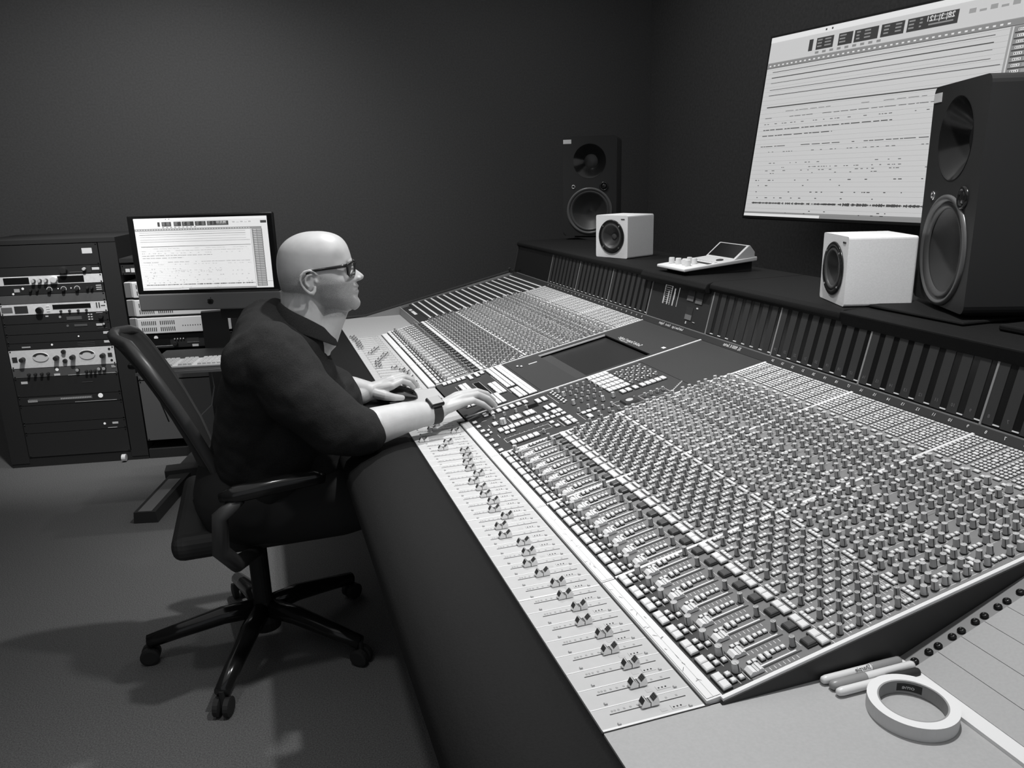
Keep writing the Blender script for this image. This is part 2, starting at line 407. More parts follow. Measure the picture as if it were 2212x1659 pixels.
for k in range(8): c_('b_cen', .050 + .0154 * k, .141)
for s in (.103, .118, .143, .157): c_('b_long', s, .196)
for s in (.179, .203, .218): c_('b_cen', s, .142)
for s in (.202, .219):
    for y in (.043, .073): c_('b_cen', s, y)
for k in range(5): c_('b_cen', .051 + .0154 * k, .039)
c_('k_cen', .070, .180)
for s, y in ((.062, .240), (.092, .236), (.125, .234), (.157, .236), (.133, .036)): c_('k_sm', s, y)
for k in range(7): c_('b_cen', .050 + .0200 * k, .284)
for s, y in ((.200, .258), (.219, .260), (.200, .188), (.218, .190)): c_('b_long', s, y)
for r_ in range(5):
    for k in range(5): c_('b_pad', .378 + .0132 * k, .165 + .0335 * r_)
for s in (.399, .416, .437, .459, .475, .490, .506, .522): c_('b_cen', s, .123)
for i in range(5):
    for j in range(4): c_('k_sm', .449 + .0185 * i, .163 + .032 * j); c_('b_tiny', .449 + .0185 * i, .178 + .032 * j)
for s, y in ((.269, .275), (.270, .233), (.266, .153), (.334, .111), (.365, .112)): c_('k_big', s, y); ITEMS[-1] = ('k_lite',) + ITEMS[-1][1:]
for i in range(5):
    for j in range(4):
        if (i, j) != (4, 0): c_('k_sm', .289 + .0190 * i, .153 + .038 * j)
for s, y in ((.255, .093), (.284, .096), (.309, .103), (.310, .060), (.313, .028), (.337, .021), (.335, .059), (.285, .030)): c_('k_sm', s, y)
for k in range(6): c_('b_eq', .251, .188 + .020 * k); c_('b_eq', .2590, .195 + .020 * k)
for s in (.259, .274, .290): c_('b_csm', s, .072)
c_('b_cen', .262, .038)
for s in (.425, .443, .462, .479): c_('k_sm', s, .045); c_('b_tiny', s + .008, .058)
# transport bay keys (beyond the centre rail)
for c0, n0 in ((.176, 15), (.1905, 15), (.2075, 15), (.2205, 15)):
    for k in range(n0):
        if c0 < .2 and k in (4,): continue
        c_('b_csm' if False else 'b_cen', c0, .345 + .0232 * k, cB)
for k in range(5): c_('b_cen', .026 + .0160 * k, .672, cB)
for s, y in ((.111, .649), (.111, .668), (.135, .655), (.135, .676), (.154, .668)): c_('b_cen', s, y, cB)
for s in (.062, .076):
    for k in range(4): c_('b_cen', s, .600 - .024 * k, cB)
for s in (.111, .126):
    for k in range(4): c_('b_cen', s, .396 - .0235 * (k - 1), cB)
for s in (.139, .153):
    for k in range(5): c_('b_cen', s, .43 + .0235 * k, cB)
for s, y in ((.263, .618), (.272, .604)): ITEMS.append(('b_sm', s, 3 * b + y, cC, None))
for s in (.300, .306, .312, .318, .324): ITEMS.append(('b_tiny', s, 3 * b + .605, cC, None))
for s in (.03, .046): c_('b_cen', s, .40, cB); c_('b_cen', s, .50, cB)
# print lines of the centre bays
pr = MB()
def ln(s0, s1, y0, y1, t=.0008, h=.0003, mi=0):
    if abs(s1 - s0) > abs(y1 - y0): pr.box(min(s0, s1), max(s0, s1), 3 * b + y0 - t / 2, 3 * b + y0 + t / 2, 0, h, mi)
    else: pr.box(s0 - t / 2, s0 + t / 2, 3 * b + min(y0, y1), 3 * b + max(y0, y1), 0, h, mi)
for a_ in ((.039, .163, .085, .085), (.039, .163, .056, .056), (.039, .039, .056, .085), (.163, .163, .056, .085), (.190, .190, .035, .090), (.240, .240, .200, .290),
           (.130, .130, .19, .22), (.168, .168, .185, .215), (.090, .090, .16, .21), (.035, .035, .10, .125), (.035, .035, .19, .21), (.246, .246, .03, .09), (.246, .30, .084, .084),
           (.34, .41, .075, .075), (.34, .41, .022, .022), (.345, .345, .022, .075), (.415, .49, .066, .066), (.415, .49, .022, .022), (.49, .49, .022, .066), (.415, .415, .022, .066),
           (.05, .066, .215, .215), (.028, .042, .25, .25)): ln(*a_)
for k in range(9): ln(.045 + k * .013, .045 + k * .013, .085, .090)
for k in range(14): ln(.500 + .004 * k if k % 2 else .500 + .004 * (k - 1), .503 + .004 * k, .03 + .003 * k, .0305 + .003 * k, .0015)
for a_ in ((.100, .122, .596, .596), (.100, .122, .447, .447), (.100, .100, .447, .596), (.122, .122, .447, .596), (.168, .168, .40, .62), (.048, .048, .55, .62)): ln(*a_)
stuff(pr.build('panel_print', ['rail_white'], cA, M=MS))
MB().box(.102, .120, 3 * b + .450, 3 * b + .593, 0, .0012).build('led_display', 'meter_glass', cB, M=MS)
MB().box(.163, .192, 3 * b + .228, 3 * b + .255, -.003, .0008).build('phones_display', 'meter_glass', cA, M=MS)
dm = MB(); dm.frus(.382, 3 * b + .050, .042, .042, 0, .005, .85); dmo = dm.build('dial_module', 'key_black', cA, M=MS)
MB().lathe([(.010, .005), (.010, .0056)], 20, 0, Matrix.Translation((.382, 3 * b + .050, 0))).build('dial', 'knob_mid', dmo, M=MS)
tx = MB(); TM = lambda s, y, h=.0009: Matrix.Translation((s, y, h)) @ Matrix.Rotation(-math.pi / 2, 4, 'Z')
text_into(tx, 'Solid State Logic', .0225, TM(.622, 3 * b + .515)); text_into(tx, 'Oxford England', .0085, TM(.609, 3 * b + .535))
tx.box(.652, .662, 3 * b + .350, 3 * b + .366, .0004, .0008)
tx.build('lettering', 'white', cC, M=MS)
# small fader caps and tracks, printed lines of the channel strips
sc_me = MB().prism([(-.0110, 0), (-.0110, .0030), (-.0065, .0068), (-.0035, .0062), (0, .0042), (.0035, .0062), (.0070, .0068), (.0110, .0030), (.0110, 0)][::-1], -.0075, .0075, 0)
scl = MB(); scl.box(-.0003, .0003, -.0075, .0075, .0040, .0046); scl.box(.0035, .0039, -.0075, .0075, .006, .0067)
sc_me = sc_me.mesh('small_fader_cap', ['white']); scl_me = scl.mesh('cap_line', ['ink'])
for bi, (y0, y1, _) in enumerate(bays):
    pr = MB()
    for i in range(8):
        y = y0 + i * CH
        if i == 4: pr.box(.180, SL - .002, y - .0002, y + .0002, 0, .0002, 1)
        for s in (.0170, .0305, .0440): pr.box(s, s + .0005, y + .006, y + .034, 0, .0002, 0)
        pr.box(.062, .126, y + .0172, y + .0196, 0, .0012, 0); pr.box(.060, .132, y + .0135, y + .0160, 0, .0003, 2)
        for k in range(8): pr.box(.070 + .0072 * k, .0708 + .0072 * k, y + .0050, y + .0110, 0, .0002, 0)
        pr.box(.1755, .1763, y + .001, y + .039, 0, .0003, 0)
        for s in (.0735, .1185, .1370): pr.box(s, s + .0005, y + .022, y + .037, 0, .0002, 0)
        pr.box(.0735, .1185, y + .0365, y + .0370, 0, .0002, 0)
        for k in range(8):
            s = .2005 + .0164 * k; f = .003 if k % 2 == 0 else .022
            pr.box(s, s + .0006, y + f, y + f + .016, 0, .0002, 0)
            pr.box(s + .006, s + .0072, y + f + .004, y + f + .010, 0, .0002, 0)
        for s, f0, f1 in ((.312, .004, .030), (.316, .010, .022), (.308, .014, .034), (.350, .024, .037), (.395, .024, .037), (.458, .024, .037), (.490, .004, .018), (.545, .024, .037), (.600, .024, .037), (.628, .004, .036)):
            pr.box(s, s + .0007, y + f0, y + f1, 0, .0002, 0)
        for s0, s1, f in ((.312, .330, .030), (.345, .372, .0235), (.402, .436, .0225), (.455, .480, .0225), (.500, .560, .0225), (.57, .62, .0225), (.355, .46, .0085), (.50, .62, .0085)):
            pr.box(s0, s1, y + f, y + f + .0006, 0, .0002, 0)
        for k in range(10): pr.box(.34 + .029 * k, .3425 + .029 * k, y + .0165, y + .0195, 0, .0002, 0)
    stuff(pr.build('panel_print', ['rail_white', 'charcoal', 'ink'], PL[bi, 1], M=MS))
    for i in range(8):
        M = MS @ Matrix.Translation((.0560 + .002 * rnd.random(), y0 + i * CH + .0150, .001))
        put(sc_me, 'small_fader_cap', M, PL[bi, 1]); put(scl_me, 'cap_line', M, PL[bi, 1])
# spread knobs and keys: the 300 nearest of each as parts, the rest joined
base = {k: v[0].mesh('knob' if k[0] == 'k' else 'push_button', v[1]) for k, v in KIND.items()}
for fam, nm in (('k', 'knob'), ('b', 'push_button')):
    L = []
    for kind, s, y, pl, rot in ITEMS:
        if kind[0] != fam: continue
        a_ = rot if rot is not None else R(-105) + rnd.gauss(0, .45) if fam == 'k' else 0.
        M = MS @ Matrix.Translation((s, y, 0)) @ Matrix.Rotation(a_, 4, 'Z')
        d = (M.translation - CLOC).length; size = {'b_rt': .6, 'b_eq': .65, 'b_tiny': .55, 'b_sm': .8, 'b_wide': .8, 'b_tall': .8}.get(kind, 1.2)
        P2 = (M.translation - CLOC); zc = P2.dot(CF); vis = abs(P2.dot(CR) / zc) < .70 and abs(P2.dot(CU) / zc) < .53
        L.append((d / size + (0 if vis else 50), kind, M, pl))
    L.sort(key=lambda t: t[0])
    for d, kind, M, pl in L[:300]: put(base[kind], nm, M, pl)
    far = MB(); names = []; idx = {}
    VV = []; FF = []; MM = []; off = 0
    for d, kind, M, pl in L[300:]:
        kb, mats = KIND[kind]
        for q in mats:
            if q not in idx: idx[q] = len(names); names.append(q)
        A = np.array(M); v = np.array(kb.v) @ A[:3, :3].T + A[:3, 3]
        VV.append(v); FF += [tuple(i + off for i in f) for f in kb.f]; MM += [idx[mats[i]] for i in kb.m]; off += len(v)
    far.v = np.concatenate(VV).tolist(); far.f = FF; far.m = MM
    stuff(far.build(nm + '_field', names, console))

# ---- patch bay and plain desks at the two ends
far_desk = MB().box(.0008, .352, Y8 + .002, YE - .012, ZF - .004, ZF - .0005).build('side_desk', 'desk_light', console)
MB().prism([(.02, ZF - .03), (.05, ZF - .002), (.148, ZF + .004), (.921, ZF + .178), (.96, ZF - .03)], YE - .012, YE).build('end_board', 'panel_light', console)
MB().tube([(.0, YE - .004, ZF + .004), (.148, YE - .004, ZF + .007), (.925, YE - .004, ZF + .184)], .007, 8).build('end_board_trim', 'black', console)
MB().tube([(.918, YE - .01, ZF + .176), (.905, YE - .012, ZF + .20)], .007, 8).build('end_nub', 'charcoal', console)
for k in range(17):
    s = .2005 + .0333 * k
    p = MB().box(s, s + .0328, Y8 + .004, YE - .014, -.004, .0010).build('patch_row', 'black', console, M=MS)
    MB().box(s + .012, s + .0200, Y8 + .014, YE - .020, .0010, .0018).build('label_strip', 'white', p, M=MS)
    h = MB()
    for i in range(24):
        for ss in (.006, .027): h.lathe([(.0035, .001), (.0035, .0016), (.0022, .0016)], 8, 0, Matrix.Translation((s + ss, Y8 + .022 + .0182 * i, 0)))
    stuff(h.build('jack_row', 'charcoal', p, M=MS))
pf = MB().box(.157, .199, Y8 + .004, YE - .06, -.004, .001).build('patch_sill', 'black', console, M=MS)
MB().box(.172, .186, Y8 + .20, Y8 + .30, .001, .002).box(.172, .186, Y8 + .32, Y8 + .36, .001, .002).build('label_strip', 'white', pf, M=MS)
MB().box(.320, .3235, Y8 + .004, YE - .014, ZF - .004, ZF + .0375).build('patch_riser', 'desk_light', console)
near_desk = MB().box(.0008, .4225, -1.3, -.0012, ZF - .006, ZF - .0008).build('side_desk', 'desk_light', console)
MB().box(.0002, .1500, -.0016, .0002, ZF - .004, ZF + .0002).build('desk_gap', 'black', console)
MB().box(.4215, .4450, -1.3, -.006, ZF - .008, ZF + .0040).build('desk_trim', 'rail_white', console)
a5 = math.atan2(.0148, .0388); e5 = Vector((math.cos(a5), 0, math.sin(a5))); M5 = frame((.4452, 0, ZF + .004), e5, (0, 1, 0), e5.cross(Vector((0, 1, 0))))
MB().box(0, .50, -.052, -.007, -.006, -.002).build('rack_rail', 'alu_matte', console, M=M5)
scw = MB(); scw.lathe([(.0056, 0), (.0058, .0010), (.0050, .0028), (.0030, .0040), (.0012, .0042), (.0010, .0030)], 16, 0); scw_me = scw.mesh('screw', ['screw'], True)
for k in range(11):
    s = .0415 * k
    p = MB().box(s + .0004, s + .0411, -.90, -.034, -.003, 0).build('blank_panel', 'panel_light', console, M=M5)
    for ss in (.0085, .0335): put(scw_me, 'screw', M5 @ Matrix.Translation((s + ss, -.0265, -.001)), p)

# ---- meter bridge
B0 = Vector((.9335, 0, ZF + .180)); B1 = Vector((.9665, 0, ZF + .320)); bu = (B1 - B0).normalized(); bl = (B1 - B0).length
MBR = frame(B0, (0, -1, 0), bu, Vector((0, -1, 0)).cross(bu))      # x towards the near end, y up the panel, z out of it
YN = -.75
br = MB(); br.prism([(E3.x + .001, E3.z - .03), (E3.x + .001, E3.z), (B0.x + .004, B0.z - .0005), (B1.x + .004, B1.z), (1.20, ZF + .325), (1.36, ZF + .30), (1.36, .3), (1.0, .3)], YN, YE)
br.build('meter_bridge', 'black', console)
nb = MB().prism([(E3.x, E3.z), (E3.x + .003, E3.z - .002), (B0.x + .004, B0.z - .002), (B0.x, B0.z)], YN, YE).build('number_strip', 'black', console)
nd = (B0 - E3); nd.y = 0; nu = nd.normalized(); MN = lambda y: frame(E3 + nd * .5 + Vector((-.0012, y, .0003)), (0, -1, 0), nu, Vector((0, -1, 0)).cross(nu))
MB().box(B0.x - .0015, B0.x + .001, YN, YE - .05, B0.z - .002, B0.z + .0005).build('strip_edge', 'meter_div', console)
def meter_bay(y0, y1, n=8, blank=False):
    w = y1 - y0; p = MB().box(-y1 + .002, -y0 - .002, 0, bl, -.003, 0).build('meter_panel', 'meter_glass' if not blank else 'black', console, M=MBR)
    if blank: return p
    pit = w / n
    for i in range(n):
        x = -y1 + (i + .5) * pit
        MB().box(x - pit * .5 + .0005, x - pit * .5 + pit * .60, .004, bl - .004, 0, .0012).build('meter_strip', 'meter_strip', p, M=MBR)
        MB().box(x + pit * .12, x + pit * .46, .006, .0085, 0, .0016).build('meter_tick', 'white', p, M=MBR)
    return p
mb_list = [(YN + .05 if False else -.32, 0), (0, b), (b, 2 * b), (2 * b, 3 * b), (3 * b, Y4), (Y5, Y5 + b), (Y5 + b, Y5 + 2 * b), (Y5 + 2 * b, Y8)]
for y0, y1 in mb_list: meter_bay(y0, y1)
cs = meter_bay(Y4, Y5, blank=True); meter_bay(Y8, YE - .01, blank=True).data.materials[0] = MAT['meter_glass']
MB().box(-YE + .002, -YE + .010, 0, bl + .012, -.002, .003).build('bridge_end_post', 'charcoal', console, M=MBR)
for y in (-.32, 0, b, 2 * b, 3 * b, Y4, Y5, Y5 + b, Y5 + 2 * b, Y8):
    MB().box(-y - .0022, -y + .0022, 0, bl, -.002, .0022).build('meter_divider', 'meter_div', console, M=MBR)
# numbers and names on the strip
tx = MB()
for k in range(24): text_into(tx, str(k + 1), .0095, MN((k + .5) * CH))
for k in range(24): text_into(tx, str(k + 25), .0080, MN(Y5 + (k + .5) * CH))
text_into(tx, 'XL 9000 K Series', .0150, MN(3.52 * b), squash=.8)
text_into(tx, 'Solid State Logic    Oxford    England', .0120, MN(Y4 + .195), squash=.85)
tx.build('lettering', 'white', nb)
tx = MB()
for k in range(24): text_into(tx, str(k + 1), .010, MBR @ Matrix.Translation((-(k + .78) * CH + .004, .020, .0018)))
tx.build('lettering', 'alu_matte', nb)
# centre meter instruments: a lit graphic and three needle windows
g = MB()
def gq(x0, x1, y0, y1, h=.0008): g.box(-Y5 + x0, -Y5 + x1, y0, y1, 0, h)
for k in range(9): gq(.088, .130, .062 + .0068 * k, .0628 + .0068 * k)
gq(.086, .0875, .055, .125); gq(.130, .1325, .055, .125); gq(.140, .1410, .124, .125); gq(.140, .178, .1245, .1258); gq(.176, .178, .055, .125)
gq(.112, .118, .055, .100); gq(.148, .154, .055, .112); gq(.152, .156, .075, .100); gq(.086, .093, .055, .080)
g.build('level_graphic', 'meter_lit', cs, M=MBR)
for x, y in ((.235, .085), (.285, .082), (.245, .026)):
    w_ = MB().box(-Y5 + x, -Y5 + x + .038, y, y + .040, 0, .0016).build('needle_meter', 'meter_strip', cs, M=MBR)
    MB().box(-Y5 + x, -Y5 + x + .038, y, y + .016, .0016, .0022).build('needle_scale', 'alu_matte', w_, M=MBR)
MB().box(-Y5 + .30, -Y5 + .308, .066, .070, 0, .002).box(-Y5 + .255, -Y5 + .259, .012, .020, 0, .002).box(-Y5 + .295, -Y5 + .306, .022, .0235, 0, .002).build('indicator', 'white', cs, M=MBR)
# padded ledge on top
pad = [(B1.x - .006, B1.z - .014), (B1.x - .014, B1.z - .004), (B1.x - .012, B1.z + .008), (B1.x, B1.z + .015), (1.30, B1.z + .015), (1.30, B1.z - .02)]
MB().prism(pad, Y5 + .06, YE).build('bridge_ledge', 'leather', console, bevel=.004)
padc = [(B1.x - .022, B1.z - .022), (B1.x - .030, B1.z - .006), (B1.x - .020, B1.z + .010), (B1.x, B1.z + .015), (1.30, B1.z + .015), (1.30, B1.z - .02)]
MB().prism(padc, Y4 + .02, Y5 + .06).build('bridge_ledge', 'leather', console, bevel=.004)
MB().prism(pad, 2 * b + .10, Y4 + .02).build('bridge_ledge', 'leather', console, bevel=.004)
pad2 = [(B1.x - .008, B1.z - .020), (B1.x - .016, B1.z + .012), (1.0, B1.z + .015), (1.30, B1.z + .015), (1.30, B1.z - .02)]
MB().prism(pad2, YN, 2 * b + .10).build('bridge_ledge', 'leather', console, bevel=.004)
ZT = B1.z + .0152                             # top of the meter bridge, 1.055 m

# ------------------------------------------------------------------ loudspeakers
def holed_plate(mb, w, cells, z, mi=0, n=32):
    """front plate in local x (width), y (height), at depth z; cells = [(y0,y1,cy,r)] stacked, a round hole in each"""
    for y0, y1, cx, cy, r in cells:
        V = []; F = []
        ang = [2 * math.pi * i / n for i in range(n)]
        for cxn, cyn in ((w / 2, y1), (-w / 2, y1), (-w / 2, y0), (w / 2, y0)):
            ang.append(math.atan2(cyn - cy, cxn - cx) % (2 * math.pi))
        ang = sorted(set(round(a_, 5) for a_ in ang)); k = len(ang)
        for a_ in ang: V.append((cx + r * math.cos(a_), cy + r * math.sin(a_), z))
        for a_ in ang:
            c, s_ = math.cos(a_), math.sin(a_); t = 1e9
            if c > 1e-6: t = min(t, (w / 2 - cx) / c)
            if c < -1e-6: t = min(t, (-w / 2 - cx) / c)
            if s_ > 1e-6: t = min(t, (y1 - cy) / s_)
            if s_ < -1e-6: t = min(t, (y0 - cy) / s_)
            V.append((cx + t * c, cy + t * s_, z))
        F = [(i, (i + 1) % k, k + (i + 1) % k, k + i) for i in range(k)]
        mb.add(V, [tuple(reversed(f)) for f in F], mi)
def spk_frame(x, y, z, yawdeg):
    a_ = R(yawdeg); n = Vector((math.cos(a_), math.sin(a_), 0)); return frame((x, y, z), Vector((0, 0, 1)).cross(n), (0, 0, 1), n)
def cube_speaker(x, y, yaw, label):
    M = spk_frame(x, y, ZT + .0015, yaw); w = .165
    t = empty('cube_speaker', (x - math.cos(R(yaw)) * .08, y - math.sin(R(yaw)) * .08, ZT), label, 'speaker', 'white cube speakers on the meter bridge')
    m_ = MB(); V = [(-w / 2, 0, 0), (w / 2, 0, 0), (w / 2, w, 0), (-w / 2, w, 0)]
    holed_plate(m_, w, [(0, w, 0, w * .5, .062)], 0)
    m_.add([(sx * w / 2, sy, sz) for sz in (0, -.162) for sx, sy in ((-1, 0), (1, 0), (1, w), (-1, w))], [(0, 4, 5, 1), (1, 5, 6, 2), (2, 6, 7, 3), (3, 7, 4, 0), (4, 7, 6, 5)], 0)
    o = m_.build('cabinet', 'spk_white', t, M=M, bevel=.006, seg=3)
    wl = o.modifiers.new('weld', 'WELD'); wl.merge_threshold = .0004; o.modifiers.move(1, 0)
    C_ = Matrix.Translation((0, w * .5, 0))
    MB().lathe([(.062, -.001), (.066, .002), (.064, .0045), (.052, .0045), (.050, .001)], 40, 0, C_, cap=False).build('driver_ring', 'black_gloss', t, smooth=True, M=M)
    MB().lathe([(.052, .002), (.049, .0052), (.044, .0045), (.042, .001)], 40, 0, C_, cap=False).build('surround', 'cone_mid', t, smooth=True, M=M)
    MB().lathe([(.043, .002), (.030, -.010), (.014, -.018)], 40, 0, C_, cap=False).build('cone', 'cone', t, smooth=True, M=M)
    MB().sphere((0, w * .5, -.020), .0150, 16, sc=(1, 1, .6)).build('dust_cap', 'cone_mid', t, smooth=True, M=M)
    for k in range(4):
        a_ = R(45 + 90 * k); MB().lathe([(.003, .0045), (.003, .006), (.001, .0066)], 10, 0, Matrix.Translation((.058 * math.cos(a_), w * .5 + .058 * math.sin(a_), 0))).build('screw', 'chrome', t, M=M)
    MB().box(w * .5 - .034, w * .5 - .016, w - .017, w - .013, 0, .001).build('badge', 'charcoal', t, M=M)
cube_speaker(1.004, 2.091, 203, 'small white cube speaker with round black driver, beside the white desktop controller')
cube_speaker(1.010, .838, 159.5, 'small white cube speaker half hidden behind the large near black monitor')
def monitor(x, y, yaw, w, h, d, label, z=None):
    z = ZT + .0190 if z is None else z
    M = spk_frame(x, y, z, yaw); n = Vector((math.cos(R(yaw)), math.sin(R(yaw)), 0))
    t = empty('studio_monitor', Vector((x, y, z)) - n * d / 2, label, 'speaker', 'large black studio monitors')
    m_ = MB(); sp = h * .50
    def xw(yy): return w / 2 * (1 - .16 * max(0, (.16 * h - yy) / (.16 * h)))
    holed_plate(m_, w, [(0, sp, 0, h * .255, w * .40), (sp, h, 0, h * .755, w * .30)], 0)
    m_.add([(sx * w / 2 * (1 if k == 0 else .86), sy, -sz) for k, sz in enumerate((0, d)) for sx, sy in ((-1, 0), (1, 0), (1, h), (-1, h))], [(0, 4, 5, 1), (1, 5, 6, 2), (2, 6, 7, 3), (3, 7, 4, 0), (4, 7, 6, 5)], 0)
    o = m_.build('cabinet', 'black', t, M=M, bevel=.018, seg=4); wl = o.modifiers.new('weld', 'WELD'); wl.merge_threshold = .0004; o.modifiers.move(1, 0)
    W_ = Matrix.Translation((0, h * .255, 0)); T_ = Matrix.Translation((0, h * .755, 0))
    MB().lathe([(w * .425, -.004), (w * .425, .003), (w * .395, .006), (w * .37, -.003)], 48, 0, W_, cap=False).build('woofer_rim', 'rim', t, smooth=True, M=M)
    MB().lathe([(w * .375, -.004), (w * .35, .004), (w * .32, -.006)], 48, 0, W_, cap=False).build('woofer_surround', 'cone_mid', t, smooth=True, M=M)
    MB().lathe([(w * .33, -.006), (w * .2, -.028), (w * .09, -.042), (.0001, -.036)], 48, 0, W_, cap=False).build('woofer_cone', 'cone', t, smooth=True, M=M)
    MB().lathe([(w * .305, .001), (w * .26, -.010), (w * .19, -.030), (w * .12, -.045)], 48, 0, T_, cap=False).build('waveguide', 'black_gloss', t, smooth=True, M=M)
    MB().lathe([(w * .13, -.044), (w * .10, -.040), (w * .05, -.036), (.0001, -.035)], 32, 0, T_, cap=False).build('tweeter', 'cone', t, smooth=True, M=M)
    # small bass port dish beside the horn and the round badge on the other side
    MB().lathe([(w * .085, 0), (w * .08, .004), (w * .06, .004), (w * .05, -.001)], 24, 0, Matrix.Translation((w * .27, h * .50, .001)), cap=False).build('port_ring', 'black_gloss', t, smooth=True, M=M)
    MB().sphere((w * .27, h * .50, -.002), w * .055, 16, sc=(1, 1, .5)).build('port_dish', 'black_gloss', t, smooth=True, M=M)
    MB().lathe([(.010, 0), (.010, .002), (.006, .002), (.006, 0)], 20, 0, Matrix.Translation((-w * .30, h * .50, 0)), cap=False).build('badge_ring', 'chrome', t, smooth=True, M=M)
    MB().box(-w * .5 + .004, -w * .5 + .045, h - .034, h - .014, 0, .0012).build('sticker', 'white', t, M=M)
    st = MB(); st.prism([(-w * .32, -.010), (w * .32, -.010), (w * .26, .002), (-w * .26, .002)], -d * .85, -.03, 0, Matrix.Rotation(math.pi / 2, 4, 'X') @ Matrix.Identity(4)) if False else st.box(-w * .30, w * .30, -.010, .002, -d * .85, -.03)
    st.build('rubber_foot', 'black_matte', t, M=M)
monitor(1.108, .615, 154, .285, .475, .34, 'large black studio monitor at the right, nearest the camera, before the wall screen')
monitor(1.300, 2.974, 236, .275, .490, .32, 'large black two-way studio monitor at the far end, behind the white cube speaker')
# padded slabs under the near monitor
for x0, x1, y0, y1, lab in ((1.03, 1.34, .47, .735, 'thick black padded slab under the near black studio monitor'), (1.055, 1.40, .05, .41, 'black padded slab on the meter bridge at the right edge of frame')):
    tag(MB().box(x0, x1, y0, y1, ZT + .0005, ZT + (.0085 if y0 > .4 else .014)).build('isolation_pad', 'leather', bevel=.004), lab, 'pad', 'padded slabs on the meter bridge')

# ------------------------------------------------------------------ remote controller on the bridge
t = empty('monitor_remote', (1.08, 1.546, ZT), 'white desktop controller with knobs and tilted screen on a dark stand', 'controller')
MB().prism([(.99, ZT), (1.225, ZT), (1.225, ZT + .030), (.985, ZT + .012)], 1.475, 1.618).build('stand', 'black_matte', t)
MB().prism([(.958, ZT + .0125), (1.232, ZT + .034), (1.232, ZT + .048), (.958, ZT + .0225)], 1.456, 1.636).build('body', 'white', t, bevel=.003)
tb = lambda x: ZT + .0225 + (x - .958) * (.0255 / .274)
MB().prism([(1.145, tb(1.145)), (1.224, tb(1.224)), (1.224, tb(1.224) + .016), (1.205, tb(1.2) + .040), (1.2, tb(1.2) + .040)], 1.460, 1.632).build('screen_hood', 'white', t, bevel=.002)
e_ = (Vector((1.203, 0, tb(1.2) + .041)) - Vector((1.146, 0, tb(1.145) + .0005))); MR = frame((1.146, 1.546, tb(1.145) + .0008), e_.normalized(), (0, 1, 0), e_.normalized().cross(Vector((0, 1, 0))))
MB().box(.006, e_.length - .006, -.076, .076, 0, .0012).build('screen', 'black_gloss', t, M=MR)
for x, y, r_ in ((.995, 1.60, .010), (1.000, 1.565, .010), (1.005, 1.53, .011), (.997, 1.500, .010), (1.03, 1.515, .009), (1.03, 1.545, .009)):
    MB().lathe([(r_, 0), (r_ * .95, .018), (r_ * .85, .020)], 16, 0, Matrix.Translation((x, y, tb(x)))).build('knob', 'white', t, smooth=False)
ML = frame((1.0, 1.546, tb(1.0)), Vector((.274, 0, .0255)).normalized(), (0, 1, 0), Vector((.274, 0, .0255)).normalized().cross(Vector((0, 1, 0))))
MB().box(.050, .066, -.080, .050, 0, .001).build('key_strip', 'charcoal', t, M=ML)
for k in range(8): MB().box(.078, .088, -.078 + .018 * k, -.064 + .018 * k, 0, .003).build('key', 'white', t, M=ML)
MB().lathe([(.012, 0), (.012, .003), (.008, .004)], 20, 0, Matrix.Translation((.118, -.045, 0))).build('dial', 'charcoal', t, M=ML)

